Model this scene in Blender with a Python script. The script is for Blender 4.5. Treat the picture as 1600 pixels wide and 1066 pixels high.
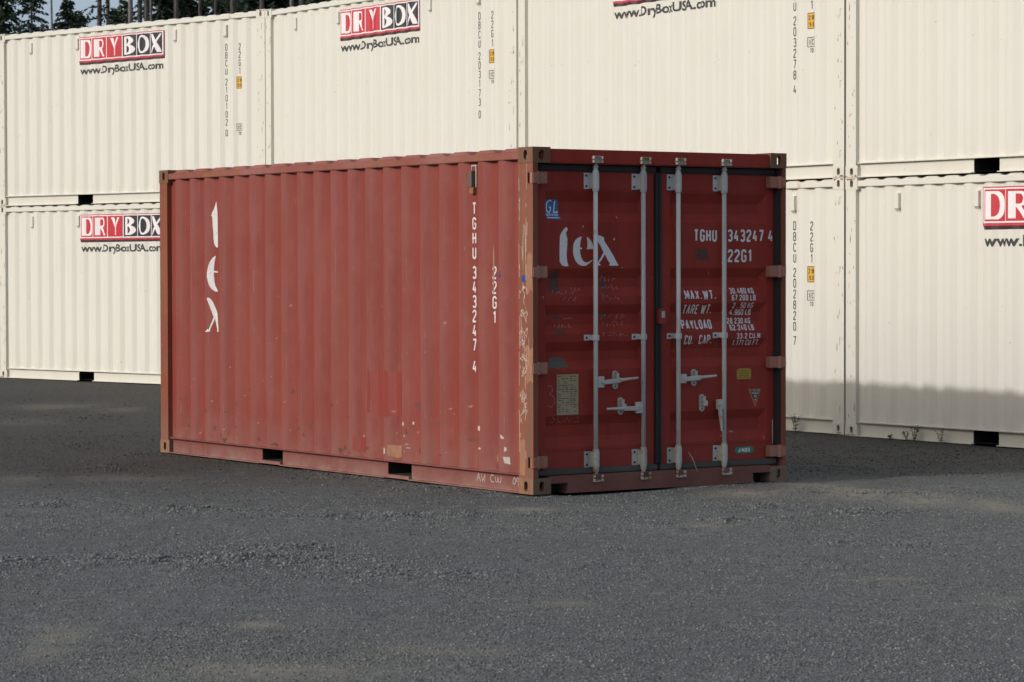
import bpy, bmesh, math, random
import numpy as np
from mathutils import Vector, Matrix
from mathutils.geometry import delaunay_2d_cdt

# ------------------------------------------------------------------ scene, camera, light
for o in list(bpy.data.objects):
    bpy.data.objects.remove(o)
S = bpy.context.scene
COL = S.collection
R = math.radians
FPX = 4413.44
cd = bpy.data.cameras.new("camera"); cam = bpy.data.objects.new("camera", cd); COL.objects.link(cam)
cd.sensor_width = 36.0; cd.lens = 36.0 * FPX / 1600.0
cd.clip_start = 0.1; cd.clip_end = 3000
cam.location = (0, 0, 1.6811)
cam.rotation_euler = (math.pi / 2 - 0.0260, 0, 0)
cam.rotation_euler = (Matrix.Rotation(math.pi / 2 - 0.0260, 3, 'X') @ Matrix.Rotation(-0.0020, 3, 'Z')).to_euler()
S.camera = cam
cd.dof.use_dof = True; cd.dof.focus_distance = 22.5; cd.dof.aperture_fstop = 11.0

SUN_EL = 24.6
SUN_DIR = (-0.864, -0.503)                       # horizontal direction towards the sun
W_ = bpy.data.worlds.new("World"); S.world = W_; W_.use_nodes = True
nt = W_.node_tree; nt.nodes.clear()
sky = nt.nodes.new('ShaderNodeTexSky'); sky.sky_type = 'NISHITA'; sky.sun_disc = False
sky.sun_elevation = R(SUN_EL)
sky.sun_rotation = math.atan2(SUN_DIR[0], SUN_DIR[1])
sky.air_density = 1.0; sky.dust_density = 9.0; sky.ozone_density = 1.0; sky.altitude = 100
bg = nt.nodes.new('ShaderNodeBackground'); bg.inputs[1].default_value = 0.15
wo = nt.nodes.new('ShaderNodeOutputWorld')
# thin high cloud over the whole sky
wtc = nt.nodes.new('ShaderNodeTexCoord'); wn = nt.nodes.new('ShaderNodeTexNoise'); wn.inputs['Scale'].default_value = 2.2; wn.inputs['Detail'].default_value = 6; wn.inputs['Roughness'].default_value = .6
wmp = nt.nodes.new('ShaderNodeMapping'); wmp.inputs['Scale'].default_value = (1, 1, 2.5)
nt.links.new(wtc.outputs['Generated'], wmp.inputs[0]); nt.links.new(wmp.outputs[0], wn.inputs['Vector'])
wr = nt.nodes.new('ShaderNodeValToRGB'); wr.color_ramp.elements[0].position = .3; wr.color_ramp.elements[1].position = .7
wr.color_ramp.elements[0].color = (.30, .30, .30, 1); wr.color_ramp.elements[1].color = (.60, .60, .60, 1)
nt.links.new(wn.outputs['Fac'], wr.inputs[0])
wm = nt.nodes.new('ShaderNodeMix'); wm.data_type = 'RGBA'; wm.inputs[7].default_value = (2.7, 3.3, 4.0, 1)
wsx = nt.nodes.new('ShaderNodeSeparateXYZ'); nt.links.new(wtc.outputs['Generated'], wsx.inputs[0])
whz = nt.nodes.new('ShaderNodeMapRange'); whz.interpolation_type = 'SMOOTHSTEP'; whz.inputs[1].default_value = .02; whz.inputs[2].default_value = .55
whz.inputs[3].default_value = .42; whz.inputs[4].default_value = 0.0; nt.links.new(wsx.outputs[2], whz.inputs[0])
wad = nt.nodes.new('ShaderNodeMath'); wad.operation = 'ADD'; wad.use_clamp = True; nt.links.new(wr.outputs[0], wad.inputs[0]); nt.links.new(whz.outputs[0], wad.inputs[1])
nt.links.new(wad.outputs[0], wm.inputs[0]); nt.links.new(sky.outputs[0], wm.inputs[6]); nt.links.new(wm.outputs[2], bg.inputs[0])
nt.links.new(bg.outputs[0], wo.inputs[0])
sl = bpy.data.lights.new("sun", 'SUN'); sl.energy = 2.0; sl.angle = R(1.0); sl.color = (1.0, 0.95, 0.94)
sun = bpy.data.objects.new("sun", sl); COL.objects.link(sun)
ce = math.cos(R(SUN_EL)); hl = math.hypot(*SUN_DIR)
tos = Vector((SUN_DIR[0] / hl * ce, SUN_DIR[1] / hl * ce, math.sin(R(SUN_EL))))
sun.rotation_euler = tos.to_track_quat('Z', 'Y').to_euler(); sun.location = (-20, -10, 20)
S.view_settings.view_transform = 'Standard'; S.view_settings.look = 'None'
S.view_settings.exposure = 0.10; S.view_settings.gamma = 1.0
S.view_settings.use_curve_mapping = False
S.render.engine = 'CYCLES'
random.seed(7); RNG = np.random.default_rng(7)

L, W, H = 6.058, 2.438, 2.591

# ------------------------------------------------------------------ node helpers / materials
class NT:
    def __init__(s, name):
        s.m = bpy.data.materials.new(name); s.m.use_nodes = True
        s.t = s.m.node_tree; s.t.nodes.clear()
        s.out = s.n('ShaderNodeOutputMaterial'); s.b = s.n('ShaderNodeBsdfPrincipled')
        s.l(s.b.outputs[0], s.out.inputs[0])
        s.tc = s.n('ShaderNodeTexCoord')
    def n(s, k, **kw):
        a = s.t.nodes.new(k)
        for q, v in kw.items(): setattr(a, q, v)
        return a
    def l(s, a, b): s.t.links.new(a, b)
    def mapping(s, scale, loc=(0, 0, 0)):
        m = s.n('ShaderNodeMapping'); m.inputs['Scale'].default_value = scale
        m.inputs['Location'].default_value = loc
        s.l(s.tc.outputs['Object'], m.inputs[0]); return m.outputs[0]
    def noise(s, vec, scale, detail=4, rough=.55, dist=0):
        a = s.n('ShaderNodeTexNoise'); a.inputs['Scale'].default_value = scale
        a.inputs['Detail'].default_value = detail; a.inputs['Roughness'].default_value = rough
        a.inputs['Distortion'].default_value = dist
        s.l(vec, a.inputs['Vector']); return a.outputs['Fac']
    def ramp(s, fac, p0, p1, c0=(0, 0, 0, 1), c1=(1, 1, 1, 1)):
        a = s.n('ShaderNodeValToRGB'); e = a.color_ramp.elements
        e[0].position = p0; e[1].position = p1; e[0].color = c0; e[1].color = c1
        s.l(fac, a.inputs[0]); return a.outputs[0]
    def mix(s, fac, a, b, mode='MIX'):
        m = s.n('ShaderNodeMix'); m.data_type = 'RGBA'; m.blend_type = mode
        if isinstance(fac, (int, float)): m.inputs[0].default_value = fac
        else: s.l(fac, m.inputs[0])
        for i, v in ((6, a), (7, b)):
            if isinstance(v, tuple): m.inputs[i].default_value = v if len(v) == 4 else (*v, 1)
            else: s.l(v, m.inputs[i])
        return m.outputs[2]
    def math(s, op, a, b=None, clamp=False):
        m = s.n('ShaderNodeMath', operation=op, use_clamp=clamp)
        for i, v in enumerate((a, b)):
            if v is None: continue
            if isinstance(v, (int, float)): m.inputs[i].default_value = v
            else: s.l(v, m.inputs[i])
        return m.outputs[0]
    def bump(s, h, strength, dist):
        a = s.n('ShaderNodeBump'); a.inputs['Strength'].default_value = strength
        a.inputs['Distance'].default_value = dist
        s.l(h, a.inputs['Height']); s.l(a.outputs[0], s.b.inputs['Normal'])
    def fin(s, col, rough=.6, metal=0, spec=.4):
        if isinstance(col, tuple): s.b.inputs['Base Color'].default_value = (*col[:3], 1)
        else: s.l(col, s.b.inputs['Base Color'])
        if isinstance(rough, (int, float)): s.b.inputs['Roughness'].default_value = rough
        else: s.l(rough, s.b.inputs['Roughness'])
        s.b.inputs['Metallic'].default_value = metal
        s.b.inputs['Specular IOR Level'].default_value = spec
        return s.m

def metal_paint(name, base, dark, light, rust=.0, rustcol=(.16, .065, .03), dust=0, streak=.5, dent=.004, rough=.55, chips=0, dustcol=(.30, .26, .21), spec=.35, dusth=.45, rib=0, ribcol=None):
    s = NT(name)
    obj = s.mapping((1, 1, 1)); long = s.mapping((9, 9, .35)); fine = s.mapping((26, 26, .9), (3, 1, 2))
    big = s.noise(obj, 1.1, 5, .6)
    st = s.noise(long, 1.0, 6, .6); st2 = s.noise(fine, 1.0, 5, .65)
    c = s.mix(s.ramp(big, .35, .68), (*base, 1), (*light, 1))
    c = s.mix(s.math('MULTIPLY', s.ramp(st, .48, .72), streak), c, (*dark, 1))
    c = s.mix(s.math('MULTIPLY', s.ramp(st2, .55, .75), streak * .6), c, (*light, 1))
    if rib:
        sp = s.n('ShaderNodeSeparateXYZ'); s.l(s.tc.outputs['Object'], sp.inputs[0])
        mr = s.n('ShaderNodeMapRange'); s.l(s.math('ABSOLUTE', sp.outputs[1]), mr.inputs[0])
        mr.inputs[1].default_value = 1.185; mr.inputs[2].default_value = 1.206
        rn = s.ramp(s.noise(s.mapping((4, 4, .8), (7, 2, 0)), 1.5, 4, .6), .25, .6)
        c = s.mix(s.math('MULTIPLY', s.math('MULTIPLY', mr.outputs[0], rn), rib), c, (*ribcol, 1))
    if chips:
        ch = s.noise(s.mapping((22, 22, 7)), 1.6, 6, .7)
        c = s.mix(s.math('MULTIPLY', s.ramp(ch, .66, .70), chips), c, (.36, .27, .19, 1))
    if rust:
        r = s.noise(obj, 6.0, 8, .68, .4); r2 = s.noise(s.mapping((5, 5, 1.5)), 1.5, 5, .6)
        rr = s.math('MULTIPLY', s.ramp(s.math('ADD', s.math('MULTIPLY', r, .6), s.math('MULTIPLY', r2, .4)), .62 - .22 * rust, .70 - .2 * rust), 1.0)
        rc = s.mix(s.noise(obj, 40, 3), (*rustcol, 1), tuple(x * 1.9 for x in rustcol) + (1,))
        c = s.mix(rr, c, rc)
    if dust:
        sep = s.n('ShaderNodeSeparateXYZ'); s.l(s.tc.outputs['Object'], sep.inputs[0])
        g = s.ramp(sep.outputs[2], 0.0, dusth, (1, 1, 1, 1), (0, 0, 0, 1))
        dn = s.ramp(s.noise(obj, 5, 6, .65), .3, .75)
        c = s.mix(s.math('MULTIPLY', s.math('MULTIPLY', g, dn), dust, True), c, (*dustcol, 1))
    hgt = s.math('ADD', s.math('MULTIPLY', s.noise(s.mapping((3.0, 3.0, 1.6)), 1.0, 3), 1.0),
                 s.math('MULTIPLY', s.noise(obj, 60, 3), .03))
    s.bump(hgt, .9, dent)
    rf = s.n('ShaderNodeMapRange'); s.l(s.noise(obj, 7, 5), rf.inputs[0])
    rf.inputs[3].default_value = rough - .12; rf.inputs[4].default_value = rough + .18
    return s.fin(c, rf.outputs[0], 0, spec)

def flat_print(name, col, var=.12, rough=.6, worn=0, under=(.2, .05, .04)):
    s = NT(name)
    o = s.mapping((1, 1, 1))
    c = s.mix(s.math('MULTIPLY', s.noise(o, 14, 5), var * 2), (*col, 1), tuple(x * .55 for x in col) + (1,))
    if worn:
        c = s.mix(s.math('MULTIPLY', s.ramp(s.noise(o, 38, 6, .7), .60, .66), worn), c, (*under, 1))
    return s.fin(c, rough)

M = {}
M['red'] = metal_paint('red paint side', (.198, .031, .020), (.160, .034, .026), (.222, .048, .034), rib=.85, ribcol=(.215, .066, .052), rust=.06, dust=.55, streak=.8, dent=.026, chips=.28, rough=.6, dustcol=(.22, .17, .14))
M['redrail'] = metal_paint('red paint rail', (.170, .044, .036), (.13, .040, .034), (.20, .068, .056), rust=.15, dust=.8, streak=.5, dent=.008, chips=.2, rough=.6, dustcol=(.27, .20, .16), dusth=.13)
M['redtop'] = metal_paint('red paint faded', (.215, .058, .043), (.19, .06, .045), (.27, .115, .09), rust=.45, streak=.4, dent=.004, chips=.3, rough=.65)
M['reddoor'] = metal_paint('red paint door', (.265, .032, .022), (.19, .029, .022), (.275, .044, .034), rust=.03, dust=.5, streak=.5, dent=.005, chips=.1, rough=.6, spec=.12, dustcol=(.20, .10, .08))
M['redsill'] = metal_paint('red paint sill', (.165, .046, .038), (.12, .040, .034), (.19, .07, .06), spec=.15, rust=.12, dust=.6, streak=.4, dent=.003, rough=.65, dustcol=(.19, .15, .12))
M['post'] = metal_paint('rusty red post', (.205, .052, .028), (.105, .080, .058), (.225, .085, .048), rust=.40, rustcol=(.125, .052, .027), dust=.25, streak=1.3, dent=.004, chips=.6, rough=.7)
M['cast'] = metal_paint('rusty casting', (.13, .062, .038), (.09, .045, .03), (.19, .095, .055), rust=.75, rustcol=(.12, .055, .03), streak=.6, dent=.002, rough=.75)
M['castlow'] = metal_paint('rusty casting low', (.21, .105, .055), (.13, .08, .055), (.26, .15, .08), rust=.5, rustcol=(.20, .10, .045), streak=.6, dent=.002, rough=.8)
M['cream'] = metal_paint('cream paint', (.625, .618, .548), (.600, .590, .518), (.640, .636, .570), rust=0, dust=.14, streak=.3, dent=.012, rough=.55, dustcol=(.5, .45, .36), spec=.25)
M['creamrail'] = metal_paint('cream paint rail', (.62, .612, .535), (.575, .560, .480), (.64, .636, .560), rust=.02, rustcol=(.32, .19, .11), dust=.25, streak=.3, dent=.003, rough=.55, dustcol=(.48, .42, .32), spec=.25)
M['creamcast'] = metal_paint('cream casting', (.60, .59, .50), (.54, .48, .37), (.63, .63, .55), rust=.10, rustcol=(.30, .15, .07), dust=.1, streak=.5, dent=.002, rough=.65)
M['galv'] = metal_paint('galvanised steel', (.46, .48, .49), (.22, .225, .235), (.56, .57, .56), rust=.16, rustcol=(.20, .13, .085), streak=.9, dent=.002, rough=.5, spec=.5)
M['galvd'] = metal_paint('dirty galvanised steel', (.37, .37, .345), (.20, .19, .17), (.48, .48, .45), rust=.32, rustcol=(.18, .10, .06), streak=.6, dent=.002, rough=.65)
M['rustcam'] = metal_paint('rusty keeper', (.36, .30, .26), (.22, .13, .1), (.5, .47, .42), rust=.42, rustcol=(.16, .08, .05), streak=.6, dent=.002, rough=.7)
M['hinge'] = metal_paint('worn hinge', (.30, .125, .09), (.22, .11, .08), (.34, .17, .125), rust=.3, streak=.5, dent=.001, rough=.6, chips=.5)
M['rubber'] = metal_paint('black rubber', (.018, .020, .022), (.014, .015, .017), (.03, .03, .032), streak=.3, dent=.002, rough=.7)
M['rubberd'] = metal_paint('dusty rubber', (.055, .055, .052), (.04, .04, .04), (.09, .085, .078), streak=.3, dent=.002, rough=.85)
M['dark'] = flat_print('dark cavity steel', (.02, .018, .016), rough=.9)
M['white'] = flat_print('white lettering', (.62, .61, .60), worn=.7, under=(.2, .055, .04))
M['whited'] = flat_print('door lettering', (.72, .71, .72), worn=.25, under=(.15, .04, .03))
M['black'] = flat_print('black lettering', (.045, .047, .045), worn=.15, under=(.5, .47, .4))
M['chalk'] = flat_print('chalk scrawl', (.40, .17, .15), worn=1, under=(.3, .04, .028))
M['chalkb'] = flat_print('chalk scrawl bright', (.50, .40, .34), worn=1, under=(.23, .08, .05))
M['smudge'] = flat_print('black paint smudge', (.085, .036, .030), worn=1, under=(.30, .04, .028))
M['smudgeg'] = flat_print('green grey smudge', (.10, .082, .065), worn=1, under=(.30, .04, .028))
M['logored'] = flat_print('logo red', (.52, .030, .045), .08, .4)
M['logopink'] = flat_print('logo border red', (.50, .05, .07), .1, .4)
M['logoblack'] = flat_print('logo charcoal', (.022, .028, .030), .1, .4)
M['logoshade'] = flat_print('logo edge maroon', (.05, .018, .022), .2, .45)
M['logowhite'] = flat_print('logo white', (.80, .76, .76), .05, .4)
M['yellow'] = flat_print('yellow label', (.72, .40, .03), .1, .45)
M['yellowd'] = flat_print('yellow door label', (.42, .29, .03), .3, .5)
M['blue'] = flat_print('blue sticker', (.02, .14, .36), .15, .45)
M['bluemark'] = flat_print('blue paint mark', (.03, .06, .22), .2, .5)
M['plate'] = metal_paint('weathered data plate', (.30, .235, .13), (.16, .125, .075), (.36, .30, .19), rust=.25, rustcol=(.10, .06, .035), streak=.6, dent=.002, rough=.55)
M['teal'] = flat_print('green sticker', (.04, .20, .16), .15, .45)
M['orange'] = flat_print('orange border', (.55, .14, .04), .1, .45)
M['hotred'] = flat_print('fresh red paint', (.235, .034, .024), .2, .55, worn=1, under=(.22, .055, .042))
M['tan'] = flat_print('bare primer patch', (.36, .18, .10), .5, .7, worn=.6, under=(.25, .08, .05))
M['chip'] = flat_print('paper remnant', (.50, .45, .41), .3, .7, worn=.3, under=(.3, .2, .17))
M['scratch'] = flat_print('scratch', (.34, .165, .115), .3, .7, worn=.9, under=(.2, .055, .042))
M['vent'] = metal_paint('grey vent steel', (.10, .075, .065), (.06, .05, .045), (.16, .12, .10), rust=.3, rustcol=(.14, .08, .03), dent=.001)
M['creamscuff'] = flat_print('brown scuff', (.36, .27, .20), .3, .7, worn=.8, under=(.6, .59, .51))
M['creamscuff2'] = flat_print('grey scuff', (.50, .49, .44), .2, .7, worn=.9, under=(.6, .59, .51))
M['rustmark'] = flat_print('rust mark', (.26, .11, .045), .5, .8, worn=.6, under=(.5, .42, .3))
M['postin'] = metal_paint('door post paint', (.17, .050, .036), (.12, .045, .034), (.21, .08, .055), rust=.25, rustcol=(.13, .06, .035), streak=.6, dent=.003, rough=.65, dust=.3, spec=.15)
M['castdark'] = metal_paint('greybrown casting', (.15, .095, .070), (.10, .07, .055), (.20, .14, .11), rust=.4, rustcol=(.11, .06, .035), streak=.6, dent=.002, rough=.8)  # grey-brown for bottom casting faces other than the long outer side
M['rustspot'] = flat_print('rust bloom', (.150, .060, .035), .5, .8, worn=1, under=(.19, .05, .038))
M['grime'] = flat_print('grime smear', (.150, .060, .048), .3, .8, worn=.8, under=(.19, .045, .035))
M['redbox'] = flat_print('lock box red', (.22, .03, .03), .2, .4)

# ------------------------------------------------------------------ mesh helpers
def link(o, parent=None, label=None, cat=None, group=None, kind=None):
    COL.objects.link(o)
    if parent: o.parent = parent
    if label: o['label'] = label
    if cat: o['category'] = cat
    if group: o['group'] = group
    if kind: o['kind'] = kind
    return o

OFF = Vector((L / 2, W / 2, 0))
class MB:
    def __init__(s): s.v = []; s.f = []
    def add(s, vs, fs):
        b = len(s.v); s.v += [tuple(v) for v in vs]; s.f += [tuple(i + b for i in f) for f in fs]
    def box(s, x0, x1, y0, y1, z0, z1):
        s.add([(x0, y0, z0), (x1, y0, z0), (x1, y1, z0), (x0, y1, z0), (x0, y0, z1), (x1, y0, z1), (x1, y1, z1), (x0, y1, z1)],
              [(0, 3, 2, 1), (4, 5, 6, 7), (0, 1, 5, 4), (1, 2, 6, 5), (2, 3, 7, 6), (3, 0, 4, 7)])
    def cyl(s, p0, p1, r0, r1=None, n=12, cap=True):
        r1 = r0 if r1 is None else r1
        p0 = Vector(p0); p1 = Vector(p1); d = (p1 - p0).normalized()
        a = d.orthogonal().normalized(); b = d.cross(a)
        vs = []
        for p, r in ((p0, r0), (p1, r1)):
            for i in range(n):
                t = 2 * math.pi * i / n; vs.append(p + a * (math.cos(t) * r) + b * (math.sin(t) * r))
        fs = [(i, (i + 1) % n, n + (i + 1) % n, n + i) for i in range(n)]
        if cap: fs += [tuple(range(n))[::-1], tuple(range(n, 2 * n))]
        s.add(vs, fs)
    def tube(s, pts, r, n=8):
        for a, b in zip(pts[:-1], pts[1:]): s.cyl(a, b, r, n=n)
    def obox(s, c, ax, ay, az, hx, hy, hz):
        c = Vector(c); ax = Vector(ax) * hx; ay = Vector(ay) * hy; az = Vector(az) * hz
        vs = [c + ax * i + ay * j + az * k for k in (-1, 1) for j, i in ((-1, -1), (-1, 1), (1, 1), (1, -1))]
        s.add(vs, [(0, 3, 2, 1), (4, 5, 6, 7), (0, 1, 5, 4), (1, 2, 6, 5), (2, 3, 7, 6), (3, 0, 4, 7)])
    def build(s, name, mat, parent=None, bevel=0, smooth=False, off=True, **kw):
        me = bpy.data.meshes.new(name)
        vs = [(v[0] - OFF.x, v[1] - OFF.y, v[2]) for v in s.v] if off else s.v
        me.from_pydata(vs, [], s.f); me.update()
        if bevel:
            bm = bmesh.new(); bm.from_mesh(me)
            bmesh.ops.remove_doubles(bm, verts=bm.verts, dist=1e-5)
            es = [e for e in bm.edges if len(e.link_faces) == 2 and e.calc_face_angle(0) > .6]
            bmesh.ops.bevel(bm, geom=es, offset=bevel, segments=2, affect='EDGES', clamp_overlap=True)
            bm.to_mesh(me); bm.free()
        me.materials.append(mat)
        if smooth: me.polygons.foreach_set('use_smooth', [True] * len(me.polygons))
        o = bpy.data.objects.new(name, me)
        return link(o, parent, **kw)

def cdt(outers, holes=()):
    vs, fs = [], []
    nO = len(outers)
    for p in list(outers) + list(holes):
        ar = sum(p[i - 1][0] * p[i][1] - p[i][0] * p[i - 1][1] for i in range(len(p)))
        if ar < 0: p = list(p)[::-1]
        b = len(vs); vs += [Vector((q[0], q[1])) for q in p]; fs.append(list(range(b, b + len(p))))
    V, E, F, ov, oe, of = delaunay_2d_cdt(vs, [], fs, 0, 1e-6, True)
    T = []
    for f, org in zip(F, of):
        if org and any(k < nO for k in org) and not any(k >= nO for k in org): T.append(tuple(f))
    return [(v.x, v.y) for v in V], T

def ribbon(pts, t, closed=False, joints=True):
    out = []; n = len(pts)
    P = [Vector(p) for p in pts]
    segs = [(P[i], P[(i + 1) % n]) for i in range(n if closed else n - 1)]
    for a, b in segs:
        d = b - a
        if d.length < 1e-9: continue
        d.normalize(); k = Vector((-d.y, d.x)) * t / 2
        e = d * (t * .0)
        out.append([a - k - e, b - k + e, b + k + e, a + k - e])
    if joints:
        js = P if closed else P[1:-1]
        for c in js: out.append([c + Vector((math.cos(i * math.pi / 4 + .39), math.sin(i * math.pi / 4 + .39))) * t * .52 for i in range(8)])
    return out

G = {}
def g(ch, w, *st): G[ch] = (w, st)
RR = [(1, 0), (3, 0), (4, 1), (4, 7), (3, 8), (1, 8), (0, 7), (0, 1)]
g('0', 4, (RR, 1)); g('O', 4, (RR, 1)); g('1', 2.6, ([(.2, 6.4), (1.8, 8), (1.8, 0)], 0)); g('I', 1, ([(.5, 0), (.5, 8)], 0))
g('2', 4, ([(0, 6.3), (0, 7), (1, 8), (3, 8), (4, 7), (4, 5.3), (0, 1), (0, 0), (4, 0)], 0))
g('3', 4, ([(0, 7), (1, 8), (3, 8), (4, 7), (4, 5.2), (3, 4.2), (4, 3.2), (4, 1), (3, 0), (1, 0), (0, 1)], 0), ([(1.3, 4.2), (3, 4.2)], 0))
g('4', 4, ([(2.2, 8), (0, 2.2), (4, 2.2)], 0), ([(3, 4.2), (3, 0)], 0))
g('5', 4, ([(4, 8), (0, 8), (0, 4.6), (3, 4.6), (4, 3.6), (4, 1), (3, 0), (1, 0), (0, 1)], 0))
g('6', 4, ([(4, 7), (3, 8), (1, 8), (0, 7), (0, 1), (1, 0), (3, 0), (4, 1), (4, 3.6), (3, 4.6), (0, 4.6)], 0))
g('7', 4, ([(0, 8), (4, 8), (1.4, 0)], 0))
g('8', 4, ([(1, 0), (3, 0), (4, 1), (4, 3.3), (3, 4.3), (4, 5.3), (4, 7), (3, 8), (1, 8), (0, 7), (0, 5.3), (1, 4.3), (0, 3.3), (0, 1)], 1), ([(1, 4.3), (3, 4.3)], 0))
g('9', 4, ([(0, 1), (1, 0), (3, 0), (4, 1), (4, 7), (3, 8), (1, 8), (0, 7), (0, 4.4), (1, 3.4), (4, 3.4)], 0))
g('A', 4, ([(0, 0), (2, 8), (4, 0)], 0), ([(.7, 2.6), (3.3, 2.6)], 0))
g('B', 4, ([(0, 0), (3, 0), (4, 1), (4, 3.3), (3, 4.3), (4, 5.3), (4, 7), (3, 8), (0, 8)], 1), ([(0, 4.3), (3, 4.3)], 0))
g('C', 4, ([(4, 6.4), (4, 7), (3, 8), (1, 8), (0, 7), (0, 1), (1, 0), (3, 0), (4, 1), (4, 1.6)], 0))
g('D', 4, ([(0, 0), (3, 0), (4, 1), (4, 7), (3, 8), (0, 8)], 1))
g('E', 3.4, ([(3.4, 8), (0, 8), (0, 0), (3.4, 0)], 0), ([(0, 4.2), (2.8, 4.2)], 0))
g('F', 3.4, ([(3.4, 8), (0, 8), (0, 0)], 0), ([(0, 4.2), (2.8, 4.2)], 0))
g('G', 4, ([(4, 6.4), (4, 7), (3, 8), (1, 8), (0, 7), (0, 1), (1, 0), (3, 0), (4, 1), (4, 3.8), (2.2, 3.8)], 0))
g('H', 4, ([(0, 0), (0, 8)], 0), ([(4, 0), (4, 8)], 0), ([(0, 4.1), (4, 4.1)], 0))
g('J', 3.4, ([(3.4, 8), (3.4, 1), (2.4, 0), (1, 0), (0, 1), (0, 2)], 0))
g('K', 4, ([(0, 0), (0, 8)], 0), ([(4, 8), (0, 3)], 0), ([(1.2, 4.6), (4, 0)], 0))
g('L', 3.4, ([(0, 8), (0, 0), (3.4, 0)], 0))
g('M', 5, ([(0, 0), (0, 8), (2.5, 2), (5, 8), (5, 0)], 0))
g('N', 4, ([(0, 0), (0, 8), (4, 0), (4, 8)], 0))
g('P', 4, ([(0, 0), (0, 8), (3, 8), (4, 7), (4, 4.6), (3, 3.6), (0, 3.6)], 0))
g('R', 4, ([(0, 0), (0, 8), (3, 8), (4, 7), (4, 4.8), (3, 3.8), (0, 3.8)], 0), ([(2, 3.8), (4, 0)], 0))
g('S', 4, ([(4, 7), (3, 8), (1, 8), (0, 7), (0, 5.2), (1, 4.4), (3, 3.8), (4, 3), (4, 1), (3, 0), (1, 0), (0, 1)], 0))
g('T', 4, ([(0, 8), (4, 8)], 0), ([(2, 8), (2, 0)], 0))
g('U', 4, ([(0, 8), (0, 1), (1, 0), (3, 0), (4, 1), (4, 8)], 0))
g('W', 6, ([(0, 8), (1.5, 0), (3, 7), (4.5, 0), (6, 8)], 0))
g('X', 4, ([(0, 0), (4, 8)], 0), ([(4, 0), (0, 8)], 0))
g('Y', 4, ([(0, 8), (2, 3.6), (4, 8)], 0), ([(2, 3.6), (2, 0)], 0))
g('.', 1, ([(.5, .1), (.5, 1)], 0))
def glyph(ch, u, v, h, asp, t):
    """polygons of one stencil-style character, lower-left (u,v), height h, aspect factor, stroke t"""
    w, st = G[ch]; sy = (h - t) / 8; sx = asp * h / 8
    out = []
    for pts, closed in st:
        out += ribbon([(u + t / 2 + x * sx, v + t / 2 + y * sy) for x, y in pts], t, bool(closed))
    return out, w * sx + t
def text_polys(txt, u, v, h, asp=.8, t=None, gap=None, vertical=False, step=None, width=None):
    t = t or h * .13; gap = gap if gap is not None else h * .16
    P = []
    if vertical:
        for i, ch in enumerate(txt):
            if ch == ' ': continue
            w = G[ch][0] * asp * h / 8
            ps, _ = glyph(ch, u - w / 2, v - i * step - h, h, asp, t); P.append(ps)
        return P
    if width:                                   # fit to width
        tot = sum((G[c][0] * asp * h / 8 + t + gap) if c != ' ' else h * .34 for c in txt) - gap
        k = width / tot; asp *= k; gap *= k
        sp = h * .34 * k
    else: sp = h * .34
    x = u
    for ch in txt:
        if ch == ' ': x += sp; continue
        ps, w = glyph(ch, x, v, h, asp, t); P.append(ps); x += w + gap
    return P

def column(txt, u, ztop, h, asp, t, step, gap):
    P = []; z = ztop
    for ch in txt:
        if ch == ' ': z -= gap - step; continue
        w = G[ch][0] * asp * h / 8 + t
        ps, _ = glyph(ch, u - w / 2, z - h, h, asp, t); P.append(ps); z -= step
    return P
SPLIT = {'repaint_patch', 'primer_patch', 'paper_remnant', 'paint_smudge', 'scuff_mark', 'stencil_letter', 'blue_mark'}
def decal(name, groups, holes, mapf, breaks, axis, mat, parent, eps=.0012, label=None, kind=None):
    if name in SPLIT and len(groups) > 1:
        return [decal1(name, [g_], None, mapf, breaks, axis, mat, parent, eps, label) for g_ in groups]
    if name in ('scratch_marks', 'chalk_scrawl', 'plate_print'): kind = 'stuff'
    return decal1(name, groups, holes, mapf, breaks, axis, mat, parent, eps, label, kind)
def decal1(name, groups, holes, mapf, breaks, axis, mat, parent, eps=.0012, label=None, kind=None):
    """groups: list of lists of 2-D polygons; each list is merged on its own. mapf(u,v)->(surface point, outward normal)."""
    bm = bmesh.new()
    for gi, ps in enumerate(groups):
        hs = holes[gi] if holes else ()
        V, T = cdt([[tuple(q) for q in p] for p in ps], [[tuple(q) for q in p] for p in hs])
        bv = [bm.verts.new((v[0], v[1], 0)) for v in V]
        for t in T:
            try: bm.faces.new([bv[i] for i in t])
            except ValueError: pass
    loose = [v for v in bm.verts if not v.link_faces]
    bmesh.ops.delete(bm, geom=loose, context='VERTS')
    if not bm.faces: bm.free(); return None
    lo = min(v.co[axis] for v in bm.verts); hi = max(v.co[axis] for v in bm.verts)
    for b in breaks:
        if lo < b < hi:
            no = (1, 0, 0) if axis == 0 else (0, 1, 0); co = (b, 0, 0) if axis == 0 else (0, b, 0)
            bmesh.ops.bisect_plane(bm, geom=bm.verts[:] + bm.edges[:] + bm.faces[:], dist=1e-6, plane_co=co, plane_no=no)
    for v in bm.verts:
        v.co = Vector(mapf(v.co.x, v.co.y, eps)) - OFF
    bm.normal_update()
    me = bpy.data.meshes.new(name); bm.to_mesh(me); bm.free(); me.materials.append(mat)
    o = bpy.data.objects.new(name, me)
    return link(o, parent, label=label, kind=kind)

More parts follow.
